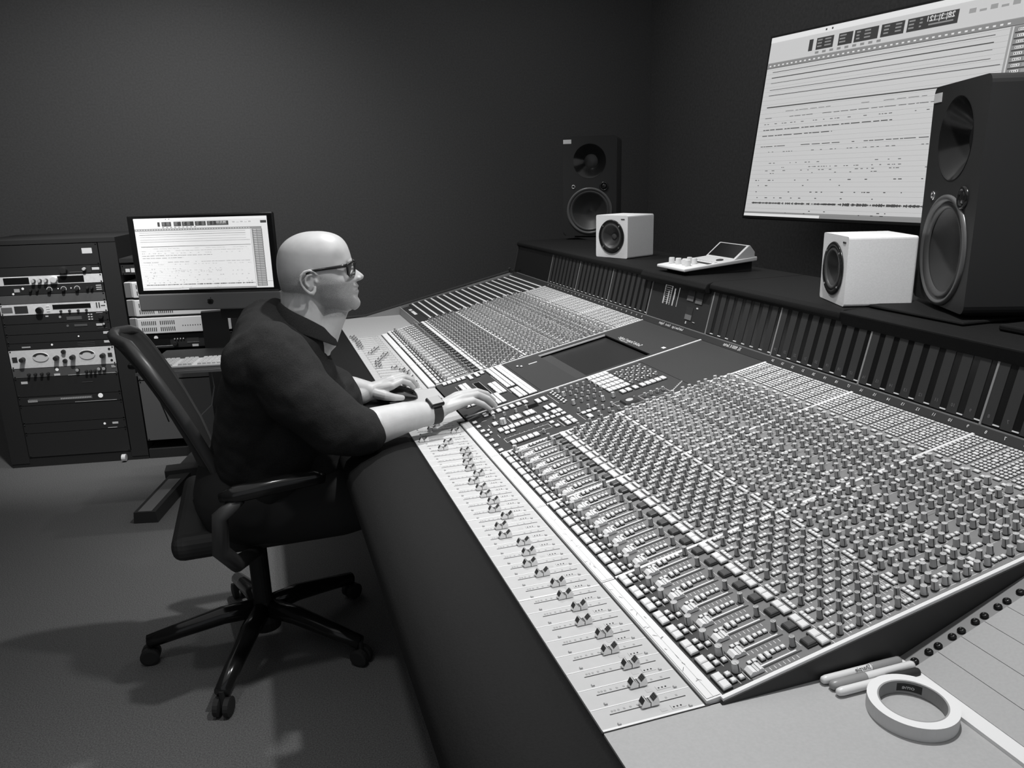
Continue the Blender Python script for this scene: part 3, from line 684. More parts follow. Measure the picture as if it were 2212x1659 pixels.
# ------------------------------------------------------------------ audio-editing picture shown on both screens
def daw(parent, M, w, h, pre, fine=True):
    """content in the screen's own plane, u to the right as seen (mirrored), v down from the top"""
    L = {k: MB() for k in ('bright', 'mid', 'line', 'dark')}; rr = random.Random(3)
    def q(k, u0, u1, v0, v1, d=1): L[k].box(u0 * w, u1 * w, h - v1 * h, h - v0 * h, .0004 * d, .0004 * d + .0003)
    q('bright', 0, 1, 0, .028)
    for u in (.24, .265): q('dark', u, u + .006, .010, .020, 2)
    for u0, u1 in ((.178, .195), (.21, .28), (.30, .355), (.362, .45), (.46, .54), (.55, .71)): q('dark', u0, u1, .052, .112, 2)
    for u0, u1 in ((.215, .235), (.245, .272), (.305, .33), (.37, .385), (.40, .425), (.47, .49), (.51, .533), (.555, .575), (.59, .60), (.62, .70)):
        for v in (.060, .076, .092): q('mid', u0, u1 - .004 * rr.random(), v, v + .007, 3)
    for k in range(9): q('mid', .21 + .03 * k, .225 + .03 * k, .120, .132, 2)
    for k in range(5): q('line', .74 + .03 * k, .76 + .03 * k, .062 + .01 * (k % 2), .082, 2)
    q('mid', 0, .955, .142, .168, 1)
    for k in range(44): q('bright', .01 + .0197 * k, .018 + .0197 * k, .153, .160, 2)
    q('line', 0, .955, .139, .142, 2); q('dark', 0, .955, .168, .1705, 2)
    n = 33
    for k in range(n + 1): q('line', 0, .87, .178 + .0243 * k, .1790 + .0243 * k)
    rows = [(.192, 1, .83, .0030), (.222, 1, .83, .0042), (.253, 1, .83, .0022), (.290, 1, .83, .0026), (.320, 1, .86, .0030), (.385, 1, .86, .0055), (.416, .8, .83, .002), (.447, .85, .84, .0024), (.480, .35, .80, .003), (.512, .9, .56, .0042), (.545, .95, .34, .0040), (.605, .8, .85, .0034), (.637, .5, .85, .0026), (.700, .25, .62, .003), (.725, .3, .62, .003), (.742, .3, .80, .003), (.757, .25, .55, .003), (.795, .22, .85, .004), (.825, .08, .6, .004), (.860, .22, .85, .004), (.893, .22, .85, .004), (.962, .08, .60, .004), (.975, .10, .60, .004)]
    for v, dens, end, th in rows:
        if dens == 1: q('dark', .03, end, v, v + th, 2); continue
        u = .03
        while u < end:
            d = .004 + .012 * rr.random() if dens < .6 else .01 + .04 * rr.random()
            if rr.random() < dens: q('dark', u, min(end, u + d * .8), v, v + th, 2)
            u += d if dens > .6 else d * 1.4
    u = .03
    while u < .86:
        a_ = .002 + .006 * rr.random() * (1 if u > .35 else .6)
        if rr.random() < .85: q('dark', u, u + .004, .925 - a_, .925 + a_, 2)
        u += .0045
    q('dark', .03, .86, .9245, .9255, 2)
    q('mid', .878, .955, .172, .975, 1); q('line', .868, .874, .172, .99, 2)
    for k in range(n):
        v = .178 + .0243 * k; q('dark', .882, .955, v + .0185, v + .0235, 2); q('bright', .890, .912, v + .004, v + .014, 2); q('line', .918, .953, v + .003, v + .016, 2)
        for j in range(4): q('dark', .892 + .005 * j, .8945 + .005 * j, v + .006, v + .012, 3)
    for k in range(n): q('dark', .952, .957, .178 + .0243 * k, .192 + .0243 * k, 3)
    q('line', .96, 1, .90, .912, 2); q('dark', .95, .995, .06, .095, 2); q('mid', 0, .87, .975, 1, 1); q('bright', 0, .35, .985, 1, 2)
    for k, mb in L.items():
        nm = {'bright': 'light_fields', 'mid': 'grey_fields', 'line': 'grid_lines', 'dark': 'clips_and_readouts'}[k]
        stuff(mb.build(nm, pre + k, parent, M=M))
    tx = MB(); Tm = lambda u, v: M @ Matrix.Translation((u * w, h - v * h, .0016))
    text_into(tx, '28| 3| 121', .030 * h / .85, Tm(.655, .070)); 
    for k, wd in enumerate(('', '', '', '', '', '', 'mono', '', 'synth')):
        pass
    for k in range(12): text_into(tx, 'M S', .011 * h / .85, Tm(.901, .187 + .0243 * k))
    tx.build('lettering', pre + 'bright', parent)
# wall screen
yaw = R(9.084); tl = R(-8.52)
e1 = Vector((math.sin(yaw), -math.cos(yaw), 0)); nn = Vector((-math.cos(yaw), -math.sin(yaw), 0)); e2 = Vector((0, 0, 1)) * math.cos(tl) + nn * math.sin(tl)
MT = frame((2.05, 2.726, 1.157), e1, e2, e1.cross(e2)); TW, TH = 1.364, .852
t = empty('wall_screen', (2.12, 2.05, 1.157), 'large wall screen showing an audio editing session behind the speakers', 'screen')
MB().box(-.012, TW + .012, -.014, TH + .012, -.045, -.001).build('bezel', 'black', t, M=MT, bevel=.003)
MB().box(0, TW, 0, TH, -.001, 0).build('display', 'scr_bg', t, M=MT)
MB().box(TW * .4, TW * .6, TH * .3, TH * .6, -.20, -.045).build('wall_bracket', 'black', t, M=MT)
daw(t, MT, TW, TH, 'scr_')

# ------------------------------------------------------------------ computer on a stand at the back left
ia = R(-107.6); n_ = Vector((math.cos(ia), math.sin(ia), 0)); ex = Vector((0, 0, 1)).cross(n_)
IW, IH = .650, .430
MI = frame((-.559, 3.025, .826), ex, (0, 0, 1), n_)
t = empty('desktop_computer', (-.559, 3.06, .66), 'all-in-one desktop computer with black bezel showing the session, left of the seated person', 'computer')
MB().box(-IW / 2, IW / 2, .078, IH, -.02, 0).build('bezel', 'black_gloss', t, M=MI, bevel=.008, seg=3)
MB().box(-IW / 2, IW / 2, 0, .080, -.02, .0004).build('chin', 'alu_matte', t, M=MI, bevel=.008, seg=3)
bk = MB(); bk.prism([(-IW / 2 + .02, -.02), (IW / 2 - .02, -.02), (.12, -.055), (-.12, -.055)], .02, IH - .02, 0, Matrix(((1, 0, 0, 0), (0, 1, 0, 0), (0, 0, 1, 0), (0, 0, 0, 1)))); bk.build('back_shell', 'alu', t, M=MI)
SW, SH = .590, .318
MSi = MI @ Matrix.Translation((-SW / 2, .096, .0008)); MB().box(0, SW, 0, SH, -.001, 0).build('display', 'imac_bg', t, M=MSi)
daw(t, MSi, SW, SH, 'imac_')
lg = MB(); lg.lathe([(.0105, .0006), (.0105, .0012)], 20, 0, Matrix.Translation((-.0048, .040, 0))); lg.lathe([(.0105, .0006), (.0105, .0012)], 20, 0, Matrix.Translation((.0042, .040, 0)))
lg.lathe([(.0085, .0006), (.0085, .0012)], 20, 0, Matrix.Translation((-.0035, .034, 0))); lg.lathe([(.0085, .0006), (.0085, .0012)], 20, 0, Matrix.Translation((.0035, .034, 0)))
lg.add([(0, .051, .0008), (.004, .052, .0008), (.005, .058, .0008), (.001, .057, .0008)], [(0, 1, 2, 3)], 0)
lo = lg.build('logo', 'ink', t, M=MI); MB().lathe([(.0062, .0007), (.0062, .0016)], 16, 0, Matrix.Translation((-.0185, .040, 0))).build('logo_bite', 'alu_matte', t, M=MI)
MB().box(.02, .14, -.05, .12, -.075, -.055).build('mount_plate', 'black', t, M=MI)
# stand and keyboard tray
st = empty('computer_stand', (-.63, 2.95, 0), 'black rolling stand with keyboard tray carrying the desktop computer', 'stand')
MB().box(-.615, -.500, 3.135, 3.185, .06, .80).build('column', 'black', st); MB().box(-.465, -.44, 3.14, 3.16, .40, .82).build('cable_rail', 'charcoal', st)
TR = frame((-.648, 2.60, .648), (math.cos(R(-10)), math.sin(R(-10)), 0), (-math.sin(R(-10)), math.cos(R(-10)), 0), (0, 0, 1))
MB().box(-.21, .34, 0, .44, -.014, 0).build('tray', 'black', st, M=TR, bevel=.004); MB().box(-.21, .34, -.004, .0, -.012, -.001).build('tray_edge', 'alu_matte', st, M=TR)
fl = MB(); fl.prism([(-.05, .0), (.05, 0), (.045, .05), (-.045, .05)], -.42, .45, 0, Matrix.Translation((-.80, 3.03, 0)) @ Matrix.Rotation(R(-14), 4, 'Z')); fl.build('foot', 'black', st)
tp = MB(); tp.box(-.028, .028, -.415, -.05, .0505, .053, 0, Matrix.Translation((-.80, 3.03, 0)) @ Matrix.Rotation(R(-14), 4, 'Z')); tp.build('foot_plate', 'alu_matte', st)
MB().box(-.86, -.50, 3.05, 3.14, .02, .07).build('cross_foot', 'black', st)
kb = empty('keyboard', TR @ Vector((.045, .12, 0)), 'white computer keyboard on the black tray below the computer', 'keyboard')
MB().box(-.155, .26, .045, .19, 0, .010).build('case', 'white', kb, M=TR, bevel=.003)
kq = MB(); kq.frus(0, 0, .0175, .0175, 0, .008, .78); k_me = kq.mesh('key', ['white_paper'])
cols = [-.148 + .0192 * i for i in range(22)]
for r_ in range(6):
    for i, c in enumerate(cols):
        if i in (4, 8): continue
        put(k_me, 'key', TR @ Matrix.Translation((c + .004, .057 + .0222 * r_, .010)), kb)
tb_ = empty('trackball', TR @ Vector((-.20, .14, 0)), 'dark trackball mouse on the tray left of the white keyboard', 'mouse')
MB().box(-.26, -.175, .06, .20, 0, .028).build('shell', 'black_gloss', tb_, M=TR, bevel=.012, seg=3); MB().sphere((-.225, .15, .030), .024, 16).build('ball', 'black_gloss', tb_, smooth=True, M=TR)

# ------------------------------------------------------------------ equipment racks
ra = R(-10); RU = Vector((math.cos(ra), math.sin(ra), 0)); RN = Vector((-math.sin(ra), math.cos(ra), 0))
MK = frame((-1.15, 3.52, 0), RU, (0, 0, 1), -RN)              # x right along the rack front, y up, z out towards the room
U0, U1 = -.405, .085
rk = empty('equipment_rack', MK @ Vector((-.16, 0, -.25)), 'black equipment rack full of outboard units at the left edge', 'rack')
MB().box(U1 + .004, U1 + .085, .02, 1.125, -.50, .002).build('side_panel', 'black', rk, M=MK); MB().box(U0 - .09, U0 - .004, .02, 1.125, -.50, .002).build('side_panel', 'black', rk, M=MK)
MB().box(U0 - .09, U1 + .085, 1.125, 1.145, -.50, .004).build('top_panel', 'black', rk, M=MK); MB().box(U0 - .004, U1 + .004, .05, 1.12, -.50, -.48).build('back_panel', 'black', rk, M=MK)
MB().box(U0 - .09, U1 + .085, .0, .05, -.50, 0).build('plinth', 'black_matte', rk, M=MK)
MB().lathe([(.018, -.01), (.018, .01)], 14, 0, Matrix.Translation((U1 - .03, .022, .020)) @ Matrix.Rotation(math.pi / 2, 4, 'Y')).build('caster', 'white', rk, M=MK)
def unit(z0, z1, face, label, u0=U0, u1=U1, cat='rack unit', group='units in the left equipment rack', depth=.30, name='rack_unit'):
    t = empty(name, MK @ Vector(((u0 + u1) / 2, z0, -.1)), label, cat, group)
    MB().box(u0 + .02, u1 - .02, z0 + .003, z1 - .003, -depth, -.001).build('chassis', 'rack_black', t, M=MK)
    MB().box(u0, u1, z0 + .0008, z1 - .0008, -.001, .003).build('faceplate', face, t, M=MK)
    for x in (u0 + .007, u1 - .007):
        for y in ({z0 + .006, z1 - .006} if z1 - z0 > .03 else {(z0 + z1) / 2}): put(scw_me, 'screw', MK @ Matrix.Translation((x, y, .003)) @ Matrix.Scale(.6, 4), t)
    return t
def rknob(t, u, z, r=.008, h=.014, m_='knob_base', top=None):
    k = MB(); k.lathe([(r, .003), (r * .9, .003 + h), (r * .7, .004 + h)], 14, [0, 0, 1] if top else 0); k.build('knob', [m_, top or m_], t, M=MK)
def rbox(t, u0, u1, z0, z1, m_, nm, h=.0045): return MB().box(u0, u1, z0, z1, .003, h).build(nm, m_, t, M=MK)
def rdisc(t, u, z, r, m_, nm='led', h=.0045): return MB().lathe([(r, .003), (r * .9, h)], 12, 0, Matrix.Translation((u, z, 0))).build(nm, m_, t, M=MK)
def plain_knob(t, u, z, r=.008, h=.014, m_='knob_base', top='knob_top'):
    MB().lathe([(r, .003), (r * .9, .003 + h), (r * .7, .0036 + h)], 14, [0, 1, 1], Matrix.Translation((u, z, 0))).build('knob', [m_, top], t, M=MK)
t = unit(1.018, 1.122, 'rack_black', 'blank black panel with a white sticker at the top of the left rack', cat='blank panel', name='blank_panel'); rbox(t, .012, .058, 1.072, 1.098, 'white', 'sticker')
t = unit(.975, 1.017, 'rack_black', 'black rack unit with one large dark knob above the silver dial unit')
plain_knob(t, -.085, .996, .018, .02, 'knob_base', 'black'); plain_knob(t, .010, .998, .008, .014, 'knob_mid'); rbox(t, .022, .040, .980, 1.014, 'charcoal', 'switch_block'); rbox(t, .045, .078, .992, 1.004, 'white', 'label')
rbox(t, -.06, .0, .984, .986, 'alu_matte', 'line'); rdisc(t, -.395, .990, .008, 'led')
t = unit(.930, .974, 'rack_silver', 'slim silver rack unit with oval black windows and one round white dial')
for u0, u1 in ((-.365, -.250), (-.120, .000)): MB().box(u0, u1, .936, .968, .003, .0045).build('window', 'black_gloss', t, M=MK, bevel=.0014)
for u in (-.228, -.200, -.172): plain_knob(t, u, .950, .009, .018, 'charcoal', 'knob_top')
plain_knob(t, -.135, .953, .017, .016, 'white', 'white')
t = unit(.884, .929, 'rack_black', 'black rack unit with white half-ring marks around its knobs')
for u in (-.165, -.100, -.038):
    plain_knob(t, u, .903, .009, .014, 'knob_base', 'black')
    arc = MB()
    for k in range(10):
        a0, a1 = R(-30 + 24 * k), R(-30 + 24 * (k + 1)); arc.add([((.0105 + d) * math.cos(a_) + u, (.0105 + d) * math.sin(a_) + .905, .0038) for a_ in (a0, a1) for d in (0, .003)], [(0, 1, 3, 2)], 0)
    arc.build('scale_ring', 'white', t, M=MK)
rbox(t, -.325, -.300, .898, .914, 'key_grey', 'switch_block'); rdisc(t, -.285, .914, .006, 'led'); rdisc(t, -.332, .890, .005, 'led')
for k in range(3): rbox(t, .050, .075, .894 + .010 * k, .898 + .010 * k, 'white', 'label')
for u in (-.25, -.22, .01, .03): plain_knob(t, u, .905, .007, .012, 'knob_base', 'black')
for u in (-.125, -.066): rdisc(t, u, .908, .003, 'led')
t = unit(.840, .883, 'rack_grey', 'plain grey blank panel between two knobbed units', cat='blank panel', name='blank_panel')
t = unit(.786, .839, 'rack_silver', 'light grey rack unit with a wide black display and four small knobs')
rbox(t, -.165, .010, .808, .830, 'black_gloss', 'display')
for u in (-.13, -.09, -.05, -.012): plain_knob(t, u, .797, .006, .008, 'charcoal', 'charcoal')
rbox(t, -.34, -.28, .795, .830, 'charcoal', 'vent_panel'); rbox(t, -.40, -.35, .800, .826, 'alu_matte', 'vent_panel'); plain_knob(t, -.225, .806, .017, .018, 'charcoal', 'black_gloss')
for k in range(3): rbox(t, -.195, -.180, .797 + .012 * k, .802 + .012 * k, 'white', 'key'); 
rbox(t, .036, .041, .806, .832, 'charcoal', 'line'); rbox(t, .048, .053, .806, .832, 'charcoal', 'line'); rbox(t, .058, .078, .815, .818, 'charcoal', 'line')
t = unit(.741, .785, 'rack_black', 'black rack unit with two columns of small white keys')
for k in range(3):
    for j in range(2): rbox(t, -.010 + .013 * j, -.002 + .013 * j, .748 + .012 * k, .753 + .012 * k, 'white', 'key')
rbox(t, -.11, -.04, .752, .768, 'rack_grey', 'display'); rdisc(t, -.14, .768, .006, 'key_grey'); rbox(t, -.205, -.192, .772, .778, 'white', 'key'); plain_knob(t, .05, .762, .012, .012, 'knob_base', 'black'); rbox(t, .03, .06, .780, .782, 'white', 'label')
t = unit(.689, .740, 'rack_black', 'black rack unit with a dim long grey label, under the small white keys')
rbox(t, -.08, -.02, .718, .728, 'rack_grey', 'display'); rbox(t, .022, .050, .716, .727, 'white', 'label'); rdisc(t, -.112, .722, .006, 'alu_matte'); rbox(t, .025, .070, .703, .705, 'rack_grey', 'line'); plain_knob(t, .06, .725, .006, .01)
t = unit(.646, .688, 'rack_black', 'nearly bare black rack unit with one white label at its right end')
rbox(t, .048, .078, .674, .686, 'white', 'label'); rdisc(t, -.07, .668, .004, 'led')
t = unit(.612, .645, 'rack_black', 'low black rack unit with printed grid, right above the silver two-meter unit')
rbox(t, .045, .073, .629, .640, 'white', 'label'); rbox(t, -.34, -.30, .622, .629, 'key_grey', 'label'); rdisc(t, -.20, .632, .005, 'led')
for k in range(3): rbox(t, -.08, .0, .618 + .008 * k, .6195 + .008 * k, 'rack_grey', 'line')
t = unit(.519, .611, 'rack_silver', 'silver rack unit with two oval needle meters and black knobs')
for u in (-.262, -.045):
    w_ = MB().lathe([(.039, .003), (.036, .006), (.034, .006)], 32, 0, Matrix.Translation((u, .572, 0)) @ Matrix.Diagonal((1, .62, 1, 1))).build('needle_meter', 'white', t, M=MK)
    hd = MB()
    for k in range(12):
        a0, a1 = R(15 + 12.5 * k), R(15 + 12.5 * (k + 1)); hd.add([(u + rr_ * math.cos(a_), .572 + .62 * rr_ * math.sin(a_), .0068) for a_ in (a0, a1) for rr_ in (.023, .0375)], [(0, 1, 3, 2)], 0)
    hd.build('meter_scale', 'charcoal', t, M=MK)
for u in (-.345, -.188, -.112, .030): plain_knob(t, u, .565, .012, .024, 'knob_base', 'black')
for z in (.594, .547): plain_knob(t, -.152, z, .011, .010, 'knob_base', 'black')
rbox(t, .052, .072, .556, .576, 'charcoal', 'badge'); rdisc(t, .062, .596, .006, 'ink'); rdisc(t, .066, .538, .006, 'ink'); rbox(t, -.395, -.372, .552, .578, 'charcoal', 'badge')
t = unit(.471, .518, 'rack_grey', 'dark grey rack unit with a row of knobs below the two-meter unit')
for u in (-.33, -.30, -.27, -.24, -.06, -.04, -.02): plain_knob(t, u, .488, .007, .014, 'knob_base', 'black')
for u in (-.10, -.018 + .02, .025): plain_knob(t, u, .498, .009, .012, 'knob_base', 'key_grey')
rbox(t, .06, .08, .500, .512, 'key_grey', 'label'); rdisc(t, -.198, .505, .008, 'led'); rbox(t, -.215, -.187, .474, .484, 'white', 'label'); rbox(t, -.15, .08, .4725, .474, 'white', 'trim_line')
t = unit(.372, .470, 'rack_black', 'tall bare black rack panel with a small white tag at its left end')
rbox(t, -.375, -.345, .440, .452, 'white', 'label'); rbox(t, -.09, -.04, .432, .4335, 'rack_grey', 'line')
t = unit(.326, .371, 'rack_black', 'black rack drawer with a long pale printed strip across its front')
rbox(t, -.355, -.055, .346, .362, 'rack_grey', 'printed_strip'); 
for k in range(18): rbox(t, -.205 + .0082 * k, -.199 + .0082 * k, .350, .358, 'key_grey', 'printed_mark', .005)
rbox(t, -.36, -.315, .343, .355, 'key_grey', 'label'); rdisc(t, -.015, .358, .012, 'led'); rbox(t, -.14, .06, .331, .333, 'key_grey', 'trim_line')
t = unit(.232, .325, 'rack_black', 'bare black rack panel low in the left rack, below the printed drawer', cat='blank panel', name='blank_panel')
t = unit(.180, .231, 'rack_black', 'lowest black rack unit with one light and a white tag at the right')
rbox(t, .020, .048, .204, .214, 'white', 'label'); rdisc(t, -.018, .208, .006, 'led'); rbox(t, -.005, .04, .184, .186, 'white', 'trim_line')
unit(.052, .179, 'rack_black', 'black blanking panel at the very bottom of the left rack', cat='blank panel', name='blank_panel')
# second rack, behind the computer
V0, V1 = .178, .665
rk2 = empty('equipment_rack', MK @ Vector((.42, 0, -.25)), 'black equipment rack with white servers, half hidden behind the computer', 'rack')
MB().box(V1 + .004, V1 + .05, .02, 1.04, -.50, .002).build('side_panel', 'black', rk2, M=MK); MB().box(V0 - .004, V1 + .05, 1.02, 1.04, -.50, .002).build('top_panel', 'black', rk2, M=MK)
MB().box(V0 - .004, V1 + .004, .03, 1.02, -.50, -.48).build('back_panel', 'black', rk2, M=MK); MB().box(V0 - .004, V1 + .05, 0, .05, -.50, 0).build('plinth', 'black_matte', rk2, M=MK)
g2 = 'units in the rack behind the computer'
t = unit(.960, 1.010, 'rack_black', 'black unit with bright white buttons peeking out left of the computer', V0, V1, group=g2)
rbox(t, V0 + .020, V0 + .040, .974, .990, 'key_white', 'button'); rbox(t, V0 + .045, V0 + .066, .972, .992, 'white', 'button'); rdisc(t, V0 + .008, .975, .005, 'charcoal')
for z0, z1, lb in ((.845, .925, 'topmost of three white servers, mostly hidden behind the computer screen'), (.752, .838, 'middle white server, a sliver showing left of the computer'), (.662, .746, 'lowest white server with rows of dark vent slots under the computer')):
    t = empty('rack_server', MK @ Vector(((V0 + V1) / 2, z0, -.1)), lb, 'server', 'white servers'); f_ = MB()
    f_.prism([(V0, 0), (V0 + .030, .001), (V0 + .045, .022), (V1 - .05, .022), (V1, 0), (V1, -.3), (V0, -.3)], z0 + .002, z1 - .002, 0, Matrix(((1, 0, 0, 0), (0, 1, 0, 0), (0, 0, 1, 0), (0, 0, 0, 1))))
    o = f_.build('case', 'server_white', t, M=MK, bevel=.003)
    rbox(t, V0 + .002, V0 + .030, z0 + .004, z1 - .004, 'alu_matte', 'ear')
    vs = MB()
    for g_ in range(2):
        for k in range(8):
            for zz in (.014, .046): vs.box(V0 + .062 + .088 * g_ + .0092 * k, V0 + .066 + .088 * g_ + .0092 * k, z0 + zz, z0 + zz + .020, .0222, .0226)
    stuff(vs.build('vent_slots', 'ink', t, M=MK))
    for k in range(8): MB().box(V0 + .255 + .012 * k, V0 + .259 + .012 * k, z0 + .036, z0 + .040, .0222, .0230).build('led', 'ink', t, M=MK)
t = unit(.585, .655, 'rack_black', 'black disc player with a dark display below the white servers', V0, V1, group=g2)
rbox(t, V0 + .045, V0 + .180, .602, .636, 'black_gloss', 'display', .006); rdisc(t, V0 + .115, .640, .010, 'led'); rbox(t, V0 + .02, V0 + .19, .596, .5975, 'white', 'trim_line'); rbox(t, V0 + .262, V0 + .32, .605, .635, 'charcoal', 'card_slot'); rbox(t, V0 + .262, V0 + .32, .608, .611, 'key_grey', 'trim_line')
for k in range(4): plain_knob(t, V0 + .205 + .014 * k, .630, .004, .006)
rbox(t, V0 + .285, V0 + .315, .586, .598, 'white', 'label'); plain_knob(t, V0 + .205, .606, .012, .014, 'knob_base', 'black')
t = unit(.425, .475, 'rack_grey', 'dark grey mesh-fronted unit with a white bar, under the keyboard tray', V0, V1, group=g2); rbox(t, V0 + .19, V0 + .335, .456, .474, 'white', 'label_bar'); 
t = unit(.10, .42, 'rack_grey', 'wide dark grey blank panel low in the rack behind the computer', V0, V1, cat='blank panel', group=g2, name='blank_panel')
# cables
tag(MB().tube([(-.80, 2.75, .62), (-.79, 2.72, .5), (-.77, 2.74, .40)], .003, 6).build('keyboard_cable', 'charcoal', smooth=True), 'thin dark cable hanging from the keyboard tray', 'cable')
tag(MB().tube([(-.585, 2.9, .60), (-.58, 2.88, .50), (-.60, 2.87, .42), (-.66, 2.86, .37)], .003, 6).build('white_cable', 'key_grey', smooth=True), 'thin pale cable curving under the keyboard tray beside the column', 'cable')

# ------------------------------------------------------------------ markers, tape, mouse on the desk
def pen(p0, p1, body_m, cap_m, cap_at, label, txt=None, tx_m='ink'):
    p0, p1 = Vector(p0), Vector(p1); d = (p1 - p0); L = d.length; d.normalize(); side = Vector((0, 0, 1)).cross(d).normalized(); M = frame(p0, side, d.cross(side), d)
    t = empty('marker_pen', (p0 + p1) / 2 - Vector((0, 0, .0055)), label, 'marker', 'marker pens beside the console')
    r = .0058
    bod = [(r * .45, 0), (r * .85, .0025), (r, .008), (r, L - .003), (r * .8, L)]
    MB().lathe(bod, 18, 0).build('barrel', body_m, t, smooth=True, M=M)
    c0, c1 = cap_at
    MB().lathe([(r * 1.08, c0 * L), (r * 1.12, c0 * L + .002), (r * 1.08, L - .002), (r * .85, L + .0015)] if c1 > .9 else [(r * .6, -.0025), (r * 1.04, .001), (r * 1.12, .008), (r * 1.12, c1 * L - .002), (r * 1.08, c1 * L)], 18, 0).build('cap', cap_m, t, smooth=True, M=M)
    if txt:
        tm = MB(); Mt = M @ Matrix.Rotation(R(122), 4, 'Z') @ Matrix.Translation((r + .0004, 0, L * txt[1])) @ Matrix(((0, 0, 1, 0), (0, -1, 0, 0), (1, 0, 0, 0), (0, 0, 0, 1)))
        text_into(tm, txt[0], txt[2], Mt, mirror=True); tm.build('lettering', tx_m, t)
zp = ZF + .0055
pen((.309, -.0155, zp), (.436, -.0165, zp), 'marker_white', 'marker_grey', (.62, 1.), 'white marker pen with grey cap, lying closest to the console side', ('Sharpie', .50, .0085))
pen((.315, -.0290, zp), (.447, -.0300, zp), 'marker_white', 'marker_grey', (0, .40), 'white marker pen in the middle, its grey cap towards the armrest')
pen((.311, -.0425, zp), (.440, -.0445, zp), 'marker_white', 'ink', (.66, 1.), 'white marker pen with black cap, nearest the tape roll', ('Sharpie', .50, .0085))
t = empty('tape_roll', (.3755, -.1000, ZF), 'roll of pale masking tape lying flat on the light desk', 'tape')
TMx = Matrix.Translation((.3755, -.1000, ZF - .0004))
MB().lathe([(.0405, 0), (.0525, 0), (.0525, .0185), (.0405, .0185), (.0405, 0)], 64, [0, 1, 0, 1], TMx, cap=False).build('tape', ['tape_face', 'tape_side'], t, smooth=False)
MB().lathe([(.0385, .0003), (.0407, .0003), (.0407, .0182), (.0385, .0182), (.0385, .0003)], 64, 0, TMx, cap=False).build('core', 'cardboard', t)
ck = MB()
for k in range(10):
    a0, a1 = R(28 + 4.5 * k), R(28 + 4.5 * (k + 1)); ck.add([(.0383 * math.cos(a_), .0383 * math.sin(a_), z) for a_ in (a0, a1) for z in (.004, .015)], [(0, 1, 3, 2)], 0, TMx)
ck.build('core_print', 'ink', t)
tm = MB(); me = text_mesh('ome', .0085)
tm.add([((.0381) * math.cos(R(52) - v.co.x / .0383 * -1), .0381 * math.sin(R(52) - v.co.x / .0383 * -1), .0095 + v.co.y) for v in me.vertices], [tuple(p.vertices) for p in me.polygons], 0, TMx); tm.build('lettering', 'white', t)
t = empty('computer_mouse', (.030, 1.580, ZF), 'black computer mouse under the hand on the console', 'mouse')
MMs = Matrix.Translation((.030, 1.578, ZF)) @ Matrix.Rotation(R(-8), 4, 'Z') @ Matrix.Diagonal((1.12, 1.1, 1.05, 1))
ms = MB(); N1, N2 = 20, 8
for j in range(N2 + 1):
    for i in range(N1):
        a_ = 2 * math.pi * i / N1; q = math.cos(j / N2 * math.pi / 2) ** .6; z = .040 * math.sin(j / N2 * math.pi / 2)
        ca, sa = math.cos(a_), math.sin(a_); ex_ = abs(ca) ** .7 * (1 if ca > 0 else -1); ey_ = abs(sa) ** .7 * (1 if sa > 0 else -1)
        ms.v.append((.058 * ex_ * q, .034 * ey_ * q, z * (1 - .25 * ex_ * q)))
ms.f = [(j * N1 + i, j * N1 + (i + 1) % N1, (j + 1) * N1 + (i + 1) % N1, (j + 1) * N1 + i) for j in range(N2) for i in range(N1)]; ms.m = [0] * len(ms.f)
ms.build('shell', 'black_gloss', t, smooth=True, M=MMs)
sp_ = MB(); sp_.tube([(-.050, -.026, .012), (-.02, -.0335, .022), (.02, -.034, .022), (.052, -.027, .010)], [.002, .006, .006, .002], 8); sp_.build('side_grip', 'rack_grey', t, smooth=True, M=MMs)
MB().lathe([(.006, -.003), (.006, .003)], 14, 0, Matrix.Translation((.032, 0, .031)) @ Matrix.Rotation(math.pi / 2, 4, 'X')).build('wheel', 'chrome', t, M=MMs)

# ------------------------------------------------------------------ office chair
ch = empty('office_chair', (-.43, 1.52, 0), 'black swivel chair with curved backrest and glossy arms under the seated person', 'chair')
cx, cy = -.43, 1.52
MB().lathe([(.045, .06), (.05, .09), (.035, .14), (.028, .15), (.028, .40)], 20, 0, Matrix.Translation((cx, cy, 0))).build('gas_column', 'chair_black', ch, smooth=False)
for k in range(5):
    a_ = R(249 + 72 * k); d = Vector((math.cos(a_), math.sin(a_), 0)); o = Vector((cx, cy, 0))
    lg = MB(); lg.tube([o + d * .03 + Vector((0, 0, .125)), o + d * .12 + Vector((0, 0, .118)), o + d * .24 + Vector((0, 0, .092)), o + d * .335 + Vector((0, 0, .070))], [.030, .028, .024, .021], 10)
    lg.build('leg', 'black_gloss', ch, smooth=True)
    cs_ = MB(); side = Vector((-d.y, d.x, 0)); c0 = o + d * .335 + Vector((0, 0, .027)); Mw = frame(c0, d, (0, 0, 1), side)
    for q in (-.014, .014): cs_.lathe([(.020, q - .009), (.027, q - .007), (.027, q + .007), (.020, q + .009)], 18, 0, Mw)
    cs_.lathe([(.008, .027), (.008, .075)], 8, 0, Matrix.Translation((c0.x, c0.y, 0))); cs_.build('caster', 'chair_black', ch)
MB().box(cx - .10, cx + .10, cy - .08, cy + .08, .39, .43).build('mechanism', 'charcoal', ch, bevel=.01)
MB().box(-.63, -.16, cy - .26, cy + .24, .43, .50).build('seat', 'chair_black', ch, bevel=.03, seg=4)
bp_ = [(-.515, .52), (-.522, .60), (-.545, .68), (-.580, .77), (-.613, .845), (-.640, .90), (-.664, .945), (-.684, .975), (-.700, .990)]
bw = [.17, .20, .225, .235, .235, .23, .215, .185, .12]
cyb = 1.52
def bxy(x, dy, q, z): return (x - .024 + .035 * q * q - .135 * dy, cyb + dy, z)
back = MB(); V = []
